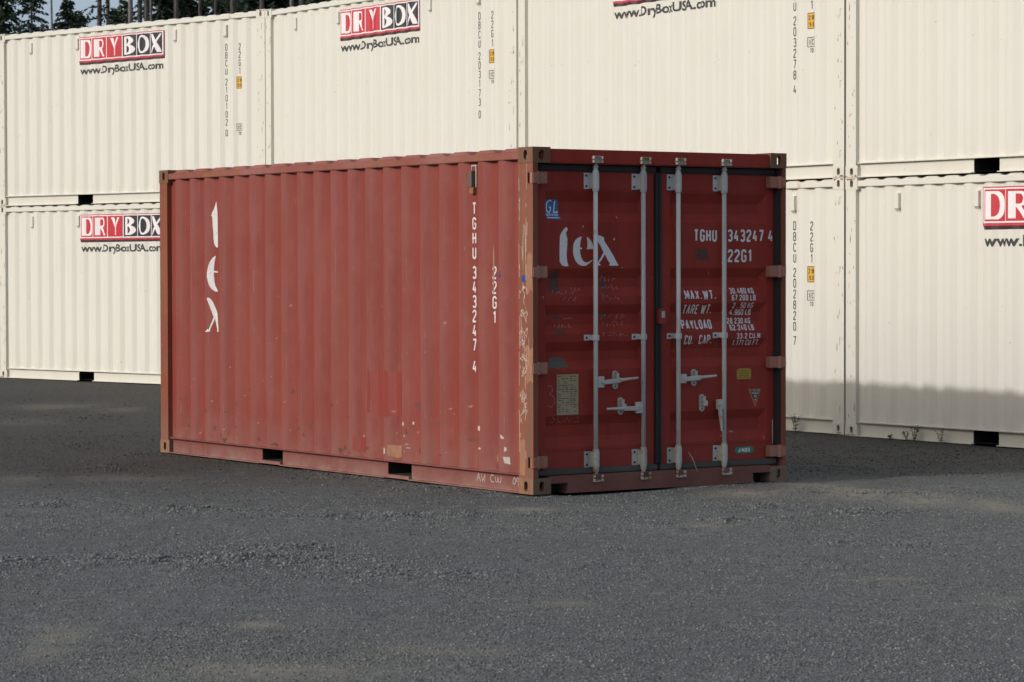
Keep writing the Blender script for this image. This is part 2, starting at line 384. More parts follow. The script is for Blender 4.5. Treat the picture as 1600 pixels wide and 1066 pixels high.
# ------------------------------------------------------------------ corrugated side profile
PIT, PH = .278, .304
D_OUT, D_IN = .012, .048
def side_depth(x):
    if x < .20 or x > 5.86: return D_IN
    if x < PH - .068: return D_IN
    u = (x - PH) % PIT
    if x < PH: u = x - PH + PIT
    if x > PH + PIT * 20 - .069 + .0 and x > 5.80: return D_IN
    if u < .072: return D_OUT
    if u < .140: return D_OUT + (D_IN - D_OUT) * (u - .072) / .068
    if u < .210: return D_IN
    return D_IN - (D_IN - D_OUT) * (u - .210) / .068
BRK = []
for k in range(-1, 20):
    for q in (0, .072, .140, .210): BRK.append(PH + k * PIT + q)
BRK = [b for b in BRK if .20 < b < 5.80]
def side_map(u, v, eps): return (u, side_depth(u) - eps, v)
CAMX, CAMN = 23.35, 11.9                 # where the photograph's camera stood, seen from the red container
def side_app(a):
    """position on the corrugation of a mark that is seen at a on the flat side plane"""
    t = (CAMX - a) / CAMN; s = D_OUT
    while s < D_IN + .001:
        x = a - s * t
        if side_depth(x) <= s + 1e-4: return x
        s += .0015
    return a - D_IN * t

def side_panel_mesh(mb, x0, x1, z0, z1, mirror=False):
    xs = [x0, .2] + [PH - .068] + BRK + [x1]
    xs = sorted(set(round(x, 4) for x in xs if x0 <= x <= x1))
    pts = [(x, side_depth(x)) for x in xs]
    zs = np.linspace(z0, z1, 7)
    vs = []
    for z in zs:
        for x, d in pts: vs.append((x, (W - d) if mirror else d, z))
    n = len(pts); fs = []
    for j in range(len(zs) - 1):
        for i in range(n - 1):
            a = j * n + i; f = (a, a + 1, a + n + 1, a + n)
            fs.append(f if not mirror else f[::-1])
    mb.add(vs, fs)

def plate_holes(mb, O, U, V, N, w, h, holes, depth):
    """rectangle w x h at O (axes U,V, outward N) with slotted holes, each with a wall of given depth"""
    O, U, V, N = map(Vector, (O, U, V, N))
    outer = [(0, 0), (w, 0), (w, h), (0, h)]
    hp = []
    for cx, cy, rx, ry in holes:
        if rx < 0: hp.append([(cx + rx, cy - ry), (cx - rx, cy - ry), (cx - rx, cy + ry), (cx + rx, cy + ry)])
        else: hp.append([(cx + rx * math.cos(a) * (1), cy + (ry - rx) * (1 if math.sin(a) >= 0 else -1) + rx * math.sin(a)) for a in [math.pi * 2 * (i + .5) / 12 for i in range(12)]])
    VV, T = cdt([outer], hp)
    P = [O + U * a + V * b for a, b in VV]
    flip = U.cross(V).dot(N) < 0
    mb.add(P, [t[::-1] if flip else t for t in T])
    for q in hp:
        n = len(q); a = [O + U * x + V * y for x, y in q]; b = [p - N * depth for p in a]
        mb.add(a + b, [(i, (i + 1) % n, n + (i + 1) % n, n + i) for i in range(n)])

def casting_mesh(mb, cx, cy, cz, sx=.178, sy=.162, sz=.118):
    """hollow corner casting; cx,cy,cz in {0,1} pick the corner"""
    x0, x1 = (0, sx) if cx == 0 else (L - sx, L)
    y0, y1 = (0, sy) if cy == 0 else (W - sy, W)
    z0, z1 = (0, sz) if cz == 0 else (H - sz, H)
    w, d, h = x1 - x0, y1 - y0, z1 - z0
    X, Y, Z = Vector((1, 0, 0)), Vector((0, 1, 0)), Vector((0, 0, 1))
    ys = y0 if cy == 0 else y1; nY = -Y if cy == 0 else Y
    hx = w * .5 + (.012 if cx == 0 else -.012) * 0
    plate_holes(mb, (x0, ys, z0), X, Z, nY, w, h, [(hx, h * .5, .024, .038)], .028)
    xs = x0 if cx == 0 else x1; nX = -X if cx == 0 else X
    plate_holes(mb, (xs, y0, z0), Y, Z, nX, d, h, [(d * .5, h * .5, .024, .038)], .028)
    zs = z0 if cz == 0 else z1; nZ = -Z if cz == 0 else Z
    plate_holes(mb, (x0, y0, zs), X, Y, nZ, w, d, [(w * .5, d * .5, .032, .058)], .028)
    # closing walls on the inner faces
    yi = y1 if cy == 0 else y0; xi = x1 if cx == 0 else x0; zi = z1 if cz == 0 else z0
    mb.add([(x0, yi, z0), (x1, yi, z0), (x1, yi, z1), (x0, yi, z1)], [(0, 1, 2, 3)])
    mb.add([(xi, y0, z0), (xi, y1, z0), (xi, y1, z1), (xi, y0, z1)], [(0, 1, 2, 3)])
    mb.add([(x0, y0, zi), (x1, y0, zi), (x1, y1, zi), (x0, y1, zi)], [(0, 1, 2, 3)])

RW = .040
def bottom_rail(mb, pockets, x0, x1, z_top, py0, py1, mirror=False):
    def B(xa, xb, ya, yb, za, zb):
        if mirror: ya, yb = W - yb, W - ya
        mb.box(xa, xb, ya, yb, za, zb)
    xs = x0
    for a, b in pockets + [(x1, x1)]:
        if a > xs: B(xs, a, RW, RW + .012, .009, z_top - .012)
        xs = b
    B(x0, x1, .004, .060, z_top - .012, z_top)            # top lip
    xs = x0
    for a, b in pockets + [(x1, x1)]:
        if a > xs: B(xs, a, .006, .060, .0, .009)         # bottom lip
        xs = b
    for a, b in pockets:                                   # pocket bottoms and cheeks
        if py0 > .015: B(a, b, .010, .060, .004, py0)
        if py1 < z_top - .014: B(a, b, RW, RW + .012, py1, z_top - .012)
def pocket_mesh(mb, a, b, z0, z1, mirror=False):
    y0, y1 = .044, 1.215
    if mirror: y0, y1 = W - .044, 1.222
    mb.add([(a, y0, z0), (b, y0, z0), (b, y0, z1), (a, y0, z1), (a, y1, z0), (b, y1, z0), (b, y1, z1), (a, y1, z1)],
           [(0, 1, 5, 4), (3, 2, 6, 7), (0, 4, 7, 3), (1, 2, 6, 5), (4, 5, 6, 7)])

def roof_mesh(mb, pitch, lo=2.5625, hi=2.581):
    x = .18; xe = L - .18; xs = []
    n = int((xe - x) / pitch); p = (xe - x) / n
    for k in range(n):
        b = x + k * p
        xs += [(b, 0), (b + p * .25, 0), (b + p * .38, 1), (b + p * .87, 1)]
    xs.append((xe, 0))
    rows = [(.006, 0), (.035, 1), (W - .035, 1), (W - .006, 0)]
    vs = []
    for y, e in rows:
        for q, u in xs: vs.append((q, y, lo + (hi - lo) * u * e))
    m = len(xs)
    mb.add(vs, [(j * m + i, j * m + i + 1, (j + 1) * m + i + 1, (j + 1) * m + i) for j in range(3) for i in range(m - 1)])
    mb.box(.03, .178, .162, W - .162, 2.540, 2.572); mb.box(L - .178, L - .03, .162, W - .162, 2.540, 2.572)

CACHE = {}
def part(name, key, fn, mat, parent, bevel=0, smooth=False, label=None, alt=None):
    """shared mesh data between the cream containers"""
    if key in CACHE:
        return link(bpy.data.objects.new(name, CACHE[key]), parent, label=label)
    mb = MB(); fn(mb); o = mb.build(name, mat, parent, bevel, smooth)
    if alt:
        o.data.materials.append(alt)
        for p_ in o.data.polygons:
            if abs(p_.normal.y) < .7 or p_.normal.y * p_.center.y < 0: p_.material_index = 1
    if label: o['label'] = label
    CACHE[key] = o.data
    return o

def end_panel(mb, x_out, sgn):
    """corrugated closed end wall"""
    pts = []; y = .10
    pts.append((.10, .05))
    k = 0
    while y < W - .34:
        pts += [(y + .02, .05), (y + .07, .015), (y + .18, .015), (y + .23, .05)]; y += .25
    pts.append((W - .10, .05))
    vs = []
    for z in (.12, 2.53):
        for yy, d in pts: vs.append((x_out + sgn * d, yy, z))
    n = len(pts)
    mb.add(vs, [(i, i + 1, n + i + 1, n + i) for i in range(n - 1)])

def container(name, x, y, yaw, z, red, pockets, pz, label, group=None, post_w=(.150, .178), roofp=.278):
    e = bpy.data.objects.new(name, None)
    c, s = math.cos(yaw), math.sin(yaw)
    # x,y = the bottom corner where the visible side meets the door end
    cx = x + (-L / 2) * c - (W / 2) * s; cy = y + (-L / 2) * s + (W / 2) * c
    e.location = (cx, cy, z); e.rotation_euler = (0, 0, yaw); e.empty_display_size = .5
    link(e, None, label, 'container', group)
    K = 'R' if red else 'C' + str(pockets)
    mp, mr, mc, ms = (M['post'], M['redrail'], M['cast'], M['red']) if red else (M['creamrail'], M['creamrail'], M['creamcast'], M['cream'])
    csx = .192 if red else .178
    for a in (0, 1):
        for b in (0, 1):
            for q in (0, 1):
                m_ = (M['castlow'] if q == 0 else M['cast']) if red else mc
                part('corner_casting', f'{K}cast{a}{b}{q}', lambda mb: casting_mesh(mb, a, b, q, sx=csx if a else .178), m_, e, alt=M['castdark'] if red and q == 0 else None)
            def pf(mb):
                z0, z1 = .118, H - .118
                if a == 0:
                    y0, y1 = (.004, .09) if b == 0 else (W - .09, W - .004)
                    mb.box(.004, post_w[0], y0, y1, z0, z1)
                else:
                    xx = L - (csx + .004 if red else post_w[1])
                    N = -1 if b == 0 else 1; ys = .004 if b == 0 else W - .004
                    sl = [(5.987, 6.021, zz, zz + .080) for zz in (.197, .900, 1.618, 2.320)]
                    O = (xx, ys, z0)
                    hs = [((p + q_) / 2 - xx, (r + t) / 2 - z0, -(q_ - p) / 2, (t - r) / 2) for p, q_, r, t in sl]
                    plate_holes(mb, O, (1, 0, 0), (0, 0, 1), (0, N, 0), L - .003 - xx, z1 - z0, hs, .03 if red else .006)
                    if not red:
                        for p, q_, r, t in sl: mb.add([(p, ys - N * .006, r), (q_, ys - N * .006, r), (q_, ys - N * .006, t), (p, ys - N * .006, t)], [(0, 1, 2, 3)])
                    yi = (.05 if b == 0 else W - .034)
                    y2 = .098 if b == 0 else W - .098
                    A = [(xx, ys), (xx, y2), (L - .10, y2), (L - .10, yi), (L - .003, yi), (L - .003, ys)]
                    vs = [(p, r, z0) for p, r in A] + [(p, r, z1) for p, r in A]
                    mb.add(vs, [(i, i + 1, 7 + i, 6 + i) for i in range(5)])
            part('corner_post', f'{K}post{a}{b}', pf, mp, e, alt=M['postin'] if red and a == 1 else None)
    zt = .147 if red else .150
    for mir in (False, True):
        t = str(mir)
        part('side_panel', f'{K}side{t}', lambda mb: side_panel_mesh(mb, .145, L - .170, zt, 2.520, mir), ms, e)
        part('top_side_rail', f'{K}trail{t}', lambda mb: mb.box(.178, L - csx, W - .062 if mir else .002, W - .002 if mir else .062, 2.503, 2.557 if red else 2.562), M['redtop'] if red else mr, e, bevel=.004)
        part('bottom_side_rail', f'{K}brail{t}', lambda mb: bottom_rail(mb, pockets, .178, L - csx, zt, pz[0], pz[1], mir), mr, e)
    for i, (a, b) in enumerate(pockets):
        for mir in (False, True): part('forklift_pocket', f'{K}pk{i}{mir}', lambda mb: pocket_mesh(mb, a, b, pz[0] + .001, pz[1] + .001, mir), M['dark'], e)
    part('roof_panel', f'{K}roof', lambda mb: roof_mesh(mb, roofp, *((2.558, 2.587) if red else ())), M['redtop'] if red else mr, e)
    def fl(mb): mb.box(.12, L - .12, .062, W - .062, .150, .178)
    part('floor_deck', f'{K}floor', fl, M['dark'], e)
    part('front_panel', f'{K}front', lambda mb: end_panel(mb, .01, 1), ms, e)
    part('front_end_beam', f'{K}fbeam', lambda mb: mb.box(.01, .07, .162, W - .162, .0, .12), mr, e)
    part('front_end_beam', f'{K}fbeam2', lambda mb: mb.box(.01, .07, .162, W - .162, 2.50, 2.58), mr, e)
    if not red:
        part('door', f'{K}door', lambda mb: end_panel(mb, L - .01, -1), ms, e)
        part('door_end_beam', f'{K}dbeam', lambda mb: mb.box(L - .07, L - .01, .162, W - .162, .0, .12), mr, e)
        part('door_end_beam', f'{K}dbeam2', lambda mb: mb.box(L - .07, L - .01, .162, W - .162, 2.50, 2.58), mr, e)
    return e

# ------------------------------------------------------------------ the ground
def hash2(ix, iy, seed):
    h = (ix.astype(np.int64) * 374761393 + iy.astype(np.int64) * 668265263 + seed * 1442695041) & 0x7fffffff
    h = ((h ^ (h >> 13)) * 1274126177) & 0x7fffffff
    h = (h ^ (h >> 16)) & 0xffff
    return h / 65535.0
def vnoise(x, y, seed=0):
    ix = np.floor(x); iy = np.floor(y); fx = x - ix; fy = y - iy
    fx = fx * fx * (3 - 2 * fx); fy = fy * fy * (3 - 2 * fy)
    a = hash2(ix, iy, seed); b = hash2(ix + 1, iy, seed); c = hash2(ix, iy + 1, seed); d = hash2(ix + 1, iy + 1, seed)
    return (a * (1 - fx) + b * fx) * (1 - fy) + (c * (1 - fx) + d * fx) * fy
def fbm(x, y, f, o=4, seed=0):
    s = 0; a = 1; t = 0
    for k in range(o):
        s = s + a * vnoise(x * f + 17.3 * k, y * f - 9.1 * k, seed + k); t += a; a *= .5; f *= 2.03
    return s / t
TAN = [(0.09,19.88,0.18,0.27),(1.78,21.11,0.31,0.30),(2.38,21.62,0.25,0.44),(2.60,20.83,0.28,0.35),(2.97,20.44,0.28,0.45),(3.45,20.01,0.21,0.43),
       (-5.36,31.13,0.32,0.65),(-5.55,34.47,0.54,0.80),(-4.64,33.57,0.23,0.61),(-2.09,13.14,0.10,0.33),(-2.10,12.47,0.11,0.30),(-1.22,13.49,0.12,0.12),
       (2.10,15.38,0.21,0.10),(2.54,14.48,0.13,0.09),(0.26,14.33,0.16,0.11),(-1.00,11.88,0.54,0.30),(-0.34,12.50,0.34,0.18),(1.27,18.56,0.17,0.19),
       (-3.12,22.95,0.41,0.36),(-4.00,22.93,0.21,0.36),(2.39,14.23,0.19,0.11),(4.2,19.6,.5,.4),(-3.6,12.4,.5,.3),(4.4,14.5,.5,.2)]
TANW = [1.0,1.0,1.0,.8,.8,.7,.22,.30,.30,.7,.5,.8,.5,.5,.4,.45,.3,.5,.3,.4,.25,.5,.5,.4]
CLUMP = [(-1.75,16.43,0.86,0.33),(-0.53,15.59,0.39,0.26),(-0.72,15.85,0.22,0.17),(1.80,19.05,0.13,0.20),(2.41,17.08,0.14,0.16),(2.01,17.36,0.16,0.16),
         (1.41,18.85,0.13,0.19),(-4.19,27.15,0.18,0.40),(-4.69,31.82,0.25,0.68),(-3.38,24.07,0.22,0.39),(-3.42,20.40,0.28,0.23),(-2.25,19.88,0.54,0.21),
         (-1.25,23.00,0.42,0.29),(-0.49,21.67,0.39,0.32),(-1.36,17.13,0.35,0.20),(-0.79,19.39,0.88,0.15),
         (-2.85,16.34,0.22,0.29),(1.73,19.97,0.27,0.22),(2.43,19.46,0.35,0.31),(-3.27,25.75,0.23,0.36),(2.9,20.9,.5,.3),(-3.6,16.2,.6,.4),(4.0,14.0,.5,.3)]
def blobs(x, y, L_, w=None):
    s = np.zeros_like(x)
    for i, (cx, cy, rx, ry) in enumerate(L_):
        k = w[i] if w else 1
        s = np.maximum(s, k * np.exp(-(((x - cx) / rx) ** 2 + ((y - cy) / ry) ** 2) * .9))
    return s
def base_h(x, y):
    return np.interp(y, [18, 21, 25, 29, 33, 37, 42], [-.012, -.013, -.020, -.012, .006, .020, .031]) - .012
def ground_h(x, y):
    n = (fbm(x, y, .35, 3, 5) - .5) * .030 + (fbm(x, y, 1.7, 4, 9) - .5) * .020
    # low ridges pushed up by tyres, running roughly across the view
    r = np.abs(fbm(x * .55 + y * .10, y * 1.0, .9, 3, 21) - .5) * 2
    n = n + np.clip(.16 - r, 0, 1) * .11
    c = blobs(x, y, CLUMP) * (.004 + .075 * np.clip(fbm(x, y * .7, 7.0, 3, 33) - .48, 0, 1) + .05 * np.clip(fbm(x, y, 19.0, 2, 35) - .5, 0, 1))
    n = n + c
    mound = .055 * np.exp(-(((x - 2.35) / .40) ** 2 + ((y - 21.1) / .42) ** 2)) + .03 * np.exp(-(((x - 3.1) / .8) ** 2 + ((y - 20.6) / .4) ** 2))
    # keep the gravel just under the red container
    ca, sa = math.cos(-.9753), math.sin(-.9753)
    lx = (x - .1553) * ca + (y - 20.9916) * sa; ly = -(x - .1553) * sa + (y - 20.9916) * ca
    inside = (lx < .02) & (lx > -L) & (ly > 0) & (ly < W)
    h = base_h(x, y) + n + mound * (~inside)
    near = np.clip(1 - np.maximum(np.maximum(lx, -L - lx), np.maximum(-ly, ly - W)) / .5, 0, 1)
    h = np.where(near > 0, np.minimum(h, base_h(x, y) + .006 + mound + (1 - near) * .03), h)
    far = np.clip((y - 24) / 6, 0, 1)
    return h * (1 - far) + (base_h(x, y) + n * .35) * far
def axis(segs):
    out = []
    for a, b, st in segs: out += list(np.arange(a, b, st))
    return np.array(out + [segs[-1][1]])
gx = np.concatenate([[-900, -400, -150, -60, -30, -18], axis([(-10, -6, .25), (-6, 6, .04), (6, 10, .25)]), [18, 30, 60, 150, 400, 900]])
gy = np.concatenate([[-900, -300, -80, -20, 0, 6], axis([(9, 20, .035), (20, 30, .08), (30, 46, .2)]), [52, 60, 75, 100, 150, 300, 900, 2000]])
GX, GY = np.meshgrid(gx, gy)
inn = (np.abs(GX) < 11) & (GY > 8) & (GY < 47)
GZ = np.where(inn, ground_h(GX, GY), -.012)
GZ = np.where(GY > 46, .02, GZ)
nx, ny = len(gx), len(gy)
me = bpy.data.meshes.new('gravel_yard')
co = np.stack([GX, GY, GZ], -1).reshape(-1, 3)
idx = np.arange(nx * ny).reshape(ny, nx)
q = np.stack([idx[:-1, :-1], idx[:-1, 1:], idx[1:, 1:], idx[1:, :-1]], -1).reshape(-1, 4)
me.vertices.add(len(co)); me.vertices.foreach_set('co', co.ravel().astype(np.float32))
me.loops.add(q.size); me.loops.foreach_set('vertex_index', q.ravel().astype(np.int32))
me.polygons.add(len(q)); me.polygons.foreach_set('loop_start', np.arange(0, q.size, 4, dtype=np.int32))
me.update(calc_edges=True); me.validate()
me.polygons.foreach_set('use_smooth', np.ones(len(me.polygons), dtype=bool))
def tan_amount(x, y):
    b = blobs(x, y, TAN, TANW) * (.35 + 1.3 * fbm(x, y * .6, 3.0, 4, 40)) 
    return np.clip(b, 0, 1)
at = me.attributes.new('dust', 'FLOAT', 'POINT')
at.data.foreach_set('value', np.where(inn, tan_amount(GX, GY), 0).ravel().astype(np.float32))

def compact_shade_amount(x, y):  # compacted far gravel, also darkened to deepen the shade between the rows
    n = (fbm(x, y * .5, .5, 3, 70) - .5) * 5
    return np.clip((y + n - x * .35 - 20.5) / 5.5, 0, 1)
at = me.attributes.new('compact_shade', 'FLOAT', 'POINT')
at.data.foreach_set('value', compact_shade_amount(GX, GY).ravel().astype(np.float32))

def gravel_material(name, stone=False):
    s = NT(name)
    pos = s.n('ShaderNodeNewGeometry').outputs['Position']
    def nz(sc, d, r, vec=pos): 
        return s.noise(vec, sc, d, r)
    a = nz(130, 4, .8); b = nz(7, 5, .6); c = nz(.55, 4, .6)
    vor = s.n('ShaderNodeTexVoronoi'); vor.inputs['Scale'].default_value = 105; s.l(pos, vor.inputs['Vector'])
    col = s.mix(s.ramp(b, .32, .70), (.068, .075, .075, 1), (.121, .130, .128, 1))
    col = s.mix(s.math('MULTIPLY', s.ramp(c, .45, .75), .6), col, (.090, .087, .076, 1))
    c2 = nz(.23, 3, .5)
    col = s.mix(s.math('MULTIPLY', s.ramp(c2, .42, .66), .55), col, (.070, .078, .083, 1))
    cell = s.n('ShaderNodeSeparateColor'); s.l(vor.outputs['Color'], cell.inputs[0])
    col = s.mix(s.ramp(cell.outputs[0], 0, 1), s.mix(1.0, col, (.28, .28, .29, 1), 'MULTIPLY'), s.mix(1.0, col, (1.75, 1.75, 1.72, 1), 'MULTIPLY'))
    col = s.mix(s.math('MULTIPLY', s.ramp(a, .40, .66), .45), col, (.17, .17, .163, 1))
    if stone:
        at_ = s.n('ShaderNodeAttribute', attribute_name='tone')
        col = s.mix(s.ramp(at_.outputs['Fac'], 0, .9), (.036, .040, .040, 1), (.190, .198, .196, 1))
        col = s.mix(s.ramp(at_.outputs['Fac'], .93, 1.0), col, (.34, .325, .30, 1))
        col = s.mix(.30, col, s.mix(s.ramp(b, .3, .7), (.068, .076, .076, 1), (.120, .128, .126, 1)))
    cp = s.n('ShaderNodeAttribute', attribute_name='compact_shade')
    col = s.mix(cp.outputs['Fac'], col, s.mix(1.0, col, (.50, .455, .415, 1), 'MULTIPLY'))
    du = s.n('ShaderNodeAttribute', attribute_name='dust')
    tanc = s.mix(s.ramp(a, .3, .7), (.135, .124, .102, 1), (.27, .25, .205, 1))
    col = s.mix(s.math('MULTIPLY', s.math('MULTIPLY', du.outputs['Fac'], s.ramp(nz(16, 5, .65), .28, .62)), 1.8 if not stone else 1.3, True), col, tanc)
    hg = s.math('ADD', s.math('MULTIPLY', s.math('SUBTRACT', 1.0, vor.outputs['Distance']), .8), s.math('MULTIPLY', a, .6))
    s.bump(hg, .8 if not stone else .2, .007 if not stone else .002)
    return s.fin(col, .88, 0, .25)
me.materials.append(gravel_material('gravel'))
gnd = bpy.data.objects.new('ground', me); link(gnd, kind='structure')
gnd['label'] = 'dark crushed gravel yard with tan dusty patches'

def stones():
    P = []
    def scatter(n, y0, y1, s0, s1, bias):
        y = RNG.uniform(y0, y1, n); hw = y * .215 + .7
        x = RNG.uniform(-1, 1, n) * hw
        d = .22 + .9 * np.clip(fbm(x, y, 1.3, 4, 61) * 2 - .75, 0, 1) + bias * blobs(x, y, CLUMP) + .1
        d *= (1 - .65 * tan_amount(x, y)) * np.clip((43 - y) / 14, .1, 1)
        keep = RNG.random(n) < np.clip(d, 0, 1.4) / 1.4
        x, y = x[keep], y[keep]
        c = blobs(x, y, CLUMP)
        sz = RNG.uniform(s0, s1, len(x)) * RNG.choice([.7, 1, 1, 1.3], len(x)) * (1 + .6 * c)
        P.append((x, y, sz))
    scatter(170000, 10.8, 15.5, .0040, .0082, 1.1)
    scatter(125000, 15.5, 21.5, .0048, .0095, 1.4)
    scatter(42000, 21.5, 29, .006, .011, 1.4)
    scatter(30000, 29, 42, .007, .012, 1.0)
    # gravel thrown up against the foot of the red container
    ca, sa = math.cos(-.9753), math.sin(-.9753)
    for (m_, f_) in ((5200, 0), (2600, 1)):
        a = RNG.uniform(0, 1, m_); o = -.035 - np.abs(RNG.normal(0, .055, m_))
        if f_ == 0: lx_, ly_ = -L * a, o
        else: lx_, ly_ = -o, W * a
        k = fbm(lx_ * 1.0 + 9, ly_ + 3 * lx_, 1.6, 3, 88) > .42
        P.append((.1553 + lx_[k] * ca - ly_[k] * sa, 20.9916 + lx_[k] * sa + ly_[k] * ca, RNG.uniform(.006, .014, k.sum())))
    x = np.concatenate([p[0] for p in P]); y = np.concatenate([p[1] for p in P]); sz = np.concatenate([p[2] for p in P])
    ca, sa = math.cos(-.9753), math.sin(-.9753)
    lx = (x - .1553) * ca + (y - 20.9916) * sa; ly = -(x - .1553) * sa + (y - 20.9916) * ca
    ok = ~((lx < .03) & (lx > -L - .03) & (ly > -.03) & (ly < W + .03))
    x, y, sz = x[ok], y[ok], sz[ok]
    n = len(x); z = ground_h(x, y) + sz * .02
    base = np.array([(1, 0, 0), (-1, 0, 0), (0, 1, 0), (0, -1, 0), (0, 0, 1), (0, 0, -1)], float)
    tri = np.array([(0, 2, 4), (2, 1, 4), (1, 3, 4), (3, 0, 4), (2, 0, 5), (1, 2, 5), (3, 1, 5), (0, 3, 5)])
    V = base[None] * RNG.uniform(.75, 1.2, (n, 6, 1)) + RNG.normal(0, .12, (n, 6, 3))
    th = RNG.uniform(0, 2 * np.pi, n); c, s_ = np.cos(th), np.sin(th)
    X = V[..., 0] * c[:, None] - V[..., 1] * s_[:, None]; Y = V[..., 0] * s_[:, None] + V[..., 1] * c[:, None]
    tl = RNG.normal(0, .35, n); Z = V[..., 2] * .75 + X * tl[:, None] * .5
    V = np.stack([X, Y, Z], -1) * sz[:, None, None] + np.stack([x, y, z], -1)[:, None, :]
    F = (tri[None] + (np.arange(n) * 6)[:, None, None]).reshape(-1, 3)
    me = bpy.data.meshes.new('loose_gravel')
    me.vertices.add(n * 6); me.vertices.foreach_set('co', V.reshape(-1).astype(np.float32))
    me.loops.add(F.size); me.loops.foreach_set('vertex_index', F.ravel().astype(np.int32))
    me.polygons.add(len(F)); me.polygons.foreach_set('loop_start', np.arange(0, F.size, 3, dtype=np.int32))
    me.update(calc_edges=True)
    a = me.attributes.new('tone', 'FLOAT', 'POINT'); a.data.foreach_set('value', np.repeat(RNG.random(n), 6).astype(np.float32))
    a = me.attributes.new('dust', 'FLOAT', 'POINT'); a.data.foreach_set('value', np.repeat(tan_amount(x, y), 6).astype(np.float32))
    a = me.attributes.new('compact_shade', 'FLOAT', 'POINT'); a.data.foreach_set('value', np.repeat(compact_shade_amount(x, y), 6).astype(np.float32))
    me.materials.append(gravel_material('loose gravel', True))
    o = bpy.data.objects.new('loose_gravel', me)
    link(o, None, 'loose crushed dark gravel scattered over the yard in front of the containers', 'gravel', kind='stuff')
stones()

# ------------------------------------------------------------------ cream containers
D_OUT, D_IN = .017, .047                               # cream ribs shaped shallower to soften the light contrast across them
CREAM = 'cream shipping containers stacked two high'
def vent(e, x, z0=2.275, z1=2.425, w=.060):
    mb = MB(); d = side_depth(x)
    mb.box(x - w / 2, x + w / 2, d - .034, d - .0005, z0, z1)
    mb.add([(x - w / 2, d - .030, z0), (x + w / 2, d - .030, z0), (x + w / 2, d - .001, z0 - .03), (x - w / 2, d - .001, z0 - .03)], [(0, 1, 2, 3)])
    mb.box(x - w / 2 - .004, x + w / 2 + .004, d - .004, d - .0005, z0 - .045, z0 - .031)
    mb.box(x - w / 2 - .004, x + w / 2 + .004, d - .004, d - .0005, z1 + .001, z1 + .018)
    mb.build('vent', M['creamrail'], e)

def rect(a, b, c, d): return [(a, c), (b, c), (b, d), (a, d)]
def arc(cx, cy, rx, ry, a0, a1, n=9): return [(cx + rx * math.cos(R(a0 + (a1 - a0) * i / (n - 1))), cy + ry * math.sin(R(a0 + (a1 - a0) * i / (n - 1)))) for i in range(n)]
LOGO = {
 'D': ([[(.06, .03), (.60, .03)] + arc(.56, .5, .38, .47, -78, 78, 13) + [(.58, .97), (.06, .97)]],
       [[(.36, .12), (.46, .12)] + arc(.44, .5, .24, .38, -80, 80, 9) + [(.46, .88), (.36, .88)]]),
 'R': ([rect(.14, .40, .05, .95), [(.40, .95), (.56, .95)] + arc(.56, .705, .25, .245, 85, -80, 9) + [(.56, .46), (.88, .05), (.66, .05), (.40, .44)]],
       [[(.40, .87), (.52, .87)] + arc(.50, .70, .14, .17, 80, -80, 7) + [(.40, .53)], [(.40, .05), (.40, .36), (.60, .05)]]),
 'Y': ([[(.16, .95), (.36, .95), (.52, .56), (.70, .95), (.82, .95), (.56, .44), (.55, .05), (.42, .05), (.42, .42)]], []),
 'B': ([[(.12, .04), (.50, .04)] + arc(.50, .29, .40, .25, -80, 60, 9) + [(.62, .53)] + arc(.48, .74, .34, .22, -30, 85, 8) + [(.12, .96)]],
       [[(.30, .12), (.40, .12)] + arc(.38, .30, .20, .18, -80, 80, 7) + [(.30, .48)], [(.30, .58), (.36, .58)] + arc(.34, .73, .20, .15, -80, 80, 7) + [(.30, .88)]]),
 'O': ([arc(.5, .5, .42, .46, 0, 337.5, 16)], [arc(.5, .5, .22, .37, 0, 337.5, 16)]),
 'X': ([[(.08, .96), (.36, .96), (.94, .04), (.64, .04)], [(.80, .97), (.92, .97), (.24, .04), (.08, .04)]], []),
}
BF = bpy.data.curves.new('f', 'FONT')
def font_mesh(txt):
    BF.body = txt; BF.size = 1; BF.resolution_u = 3; BF.fill_mode = 'FRONT'
    BF.offset = .034
    o = bpy.data.objects.new('tmp', BF); COL.objects.link(o)
    dg = bpy.context.evaluated_depsgraph_get(); dg.update()
    me = bpy.data.meshes.new_from_object(o.evaluated_get(dg)); bpy.data.objects.remove(o)
    vs = [(v.co.x, v.co.y) for v in me.vertices]; fs = [tuple(p.vertices) for p in me.polygons]
    bpy.data.meshes.remove(me)
    x0 = min(v[0] for v in vs); x1 = max(v[0] for v in vs); y1 = max(v[1] for v in vs)
    return [((a - x0) / (x1 - x0), b / y1) for a, b in vs], fs
WWW = font_mesh('www.DryBoxUSA.com')
def font_decal(name, fm, u0, u1, v0, h, mapf, breaks, mat, parent, eps=.0014, slope=0):
    V, F = fm
    bm = bmesh.new(); bv = [bm.verts.new((u0 + (u1 - u0) * a, v0 + h * b + slope * a, 0)) for a, b in V]
    for f in F:
        try: bm.faces.new([bv[i] for i in f])
        except ValueError: pass
    for b in breaks:
        if u0 < b < u1: bmesh.ops.bisect_plane(bm, geom=bm.verts[:] + bm.edges[:] + bm.faces[:], dist=1e-6, plane_co=(b, 0, 0), plane_no=(1, 0, 0))
    for v in bm.verts: v.co = Vector(mapf(v.co.x, v.co.y, eps)) - OFF
    me = bpy.data.meshes.new(name); bm.to_mesh(me); bm.free(); me.materials.append(mat)
    return link(bpy.data.objects.new(name, me), parent)

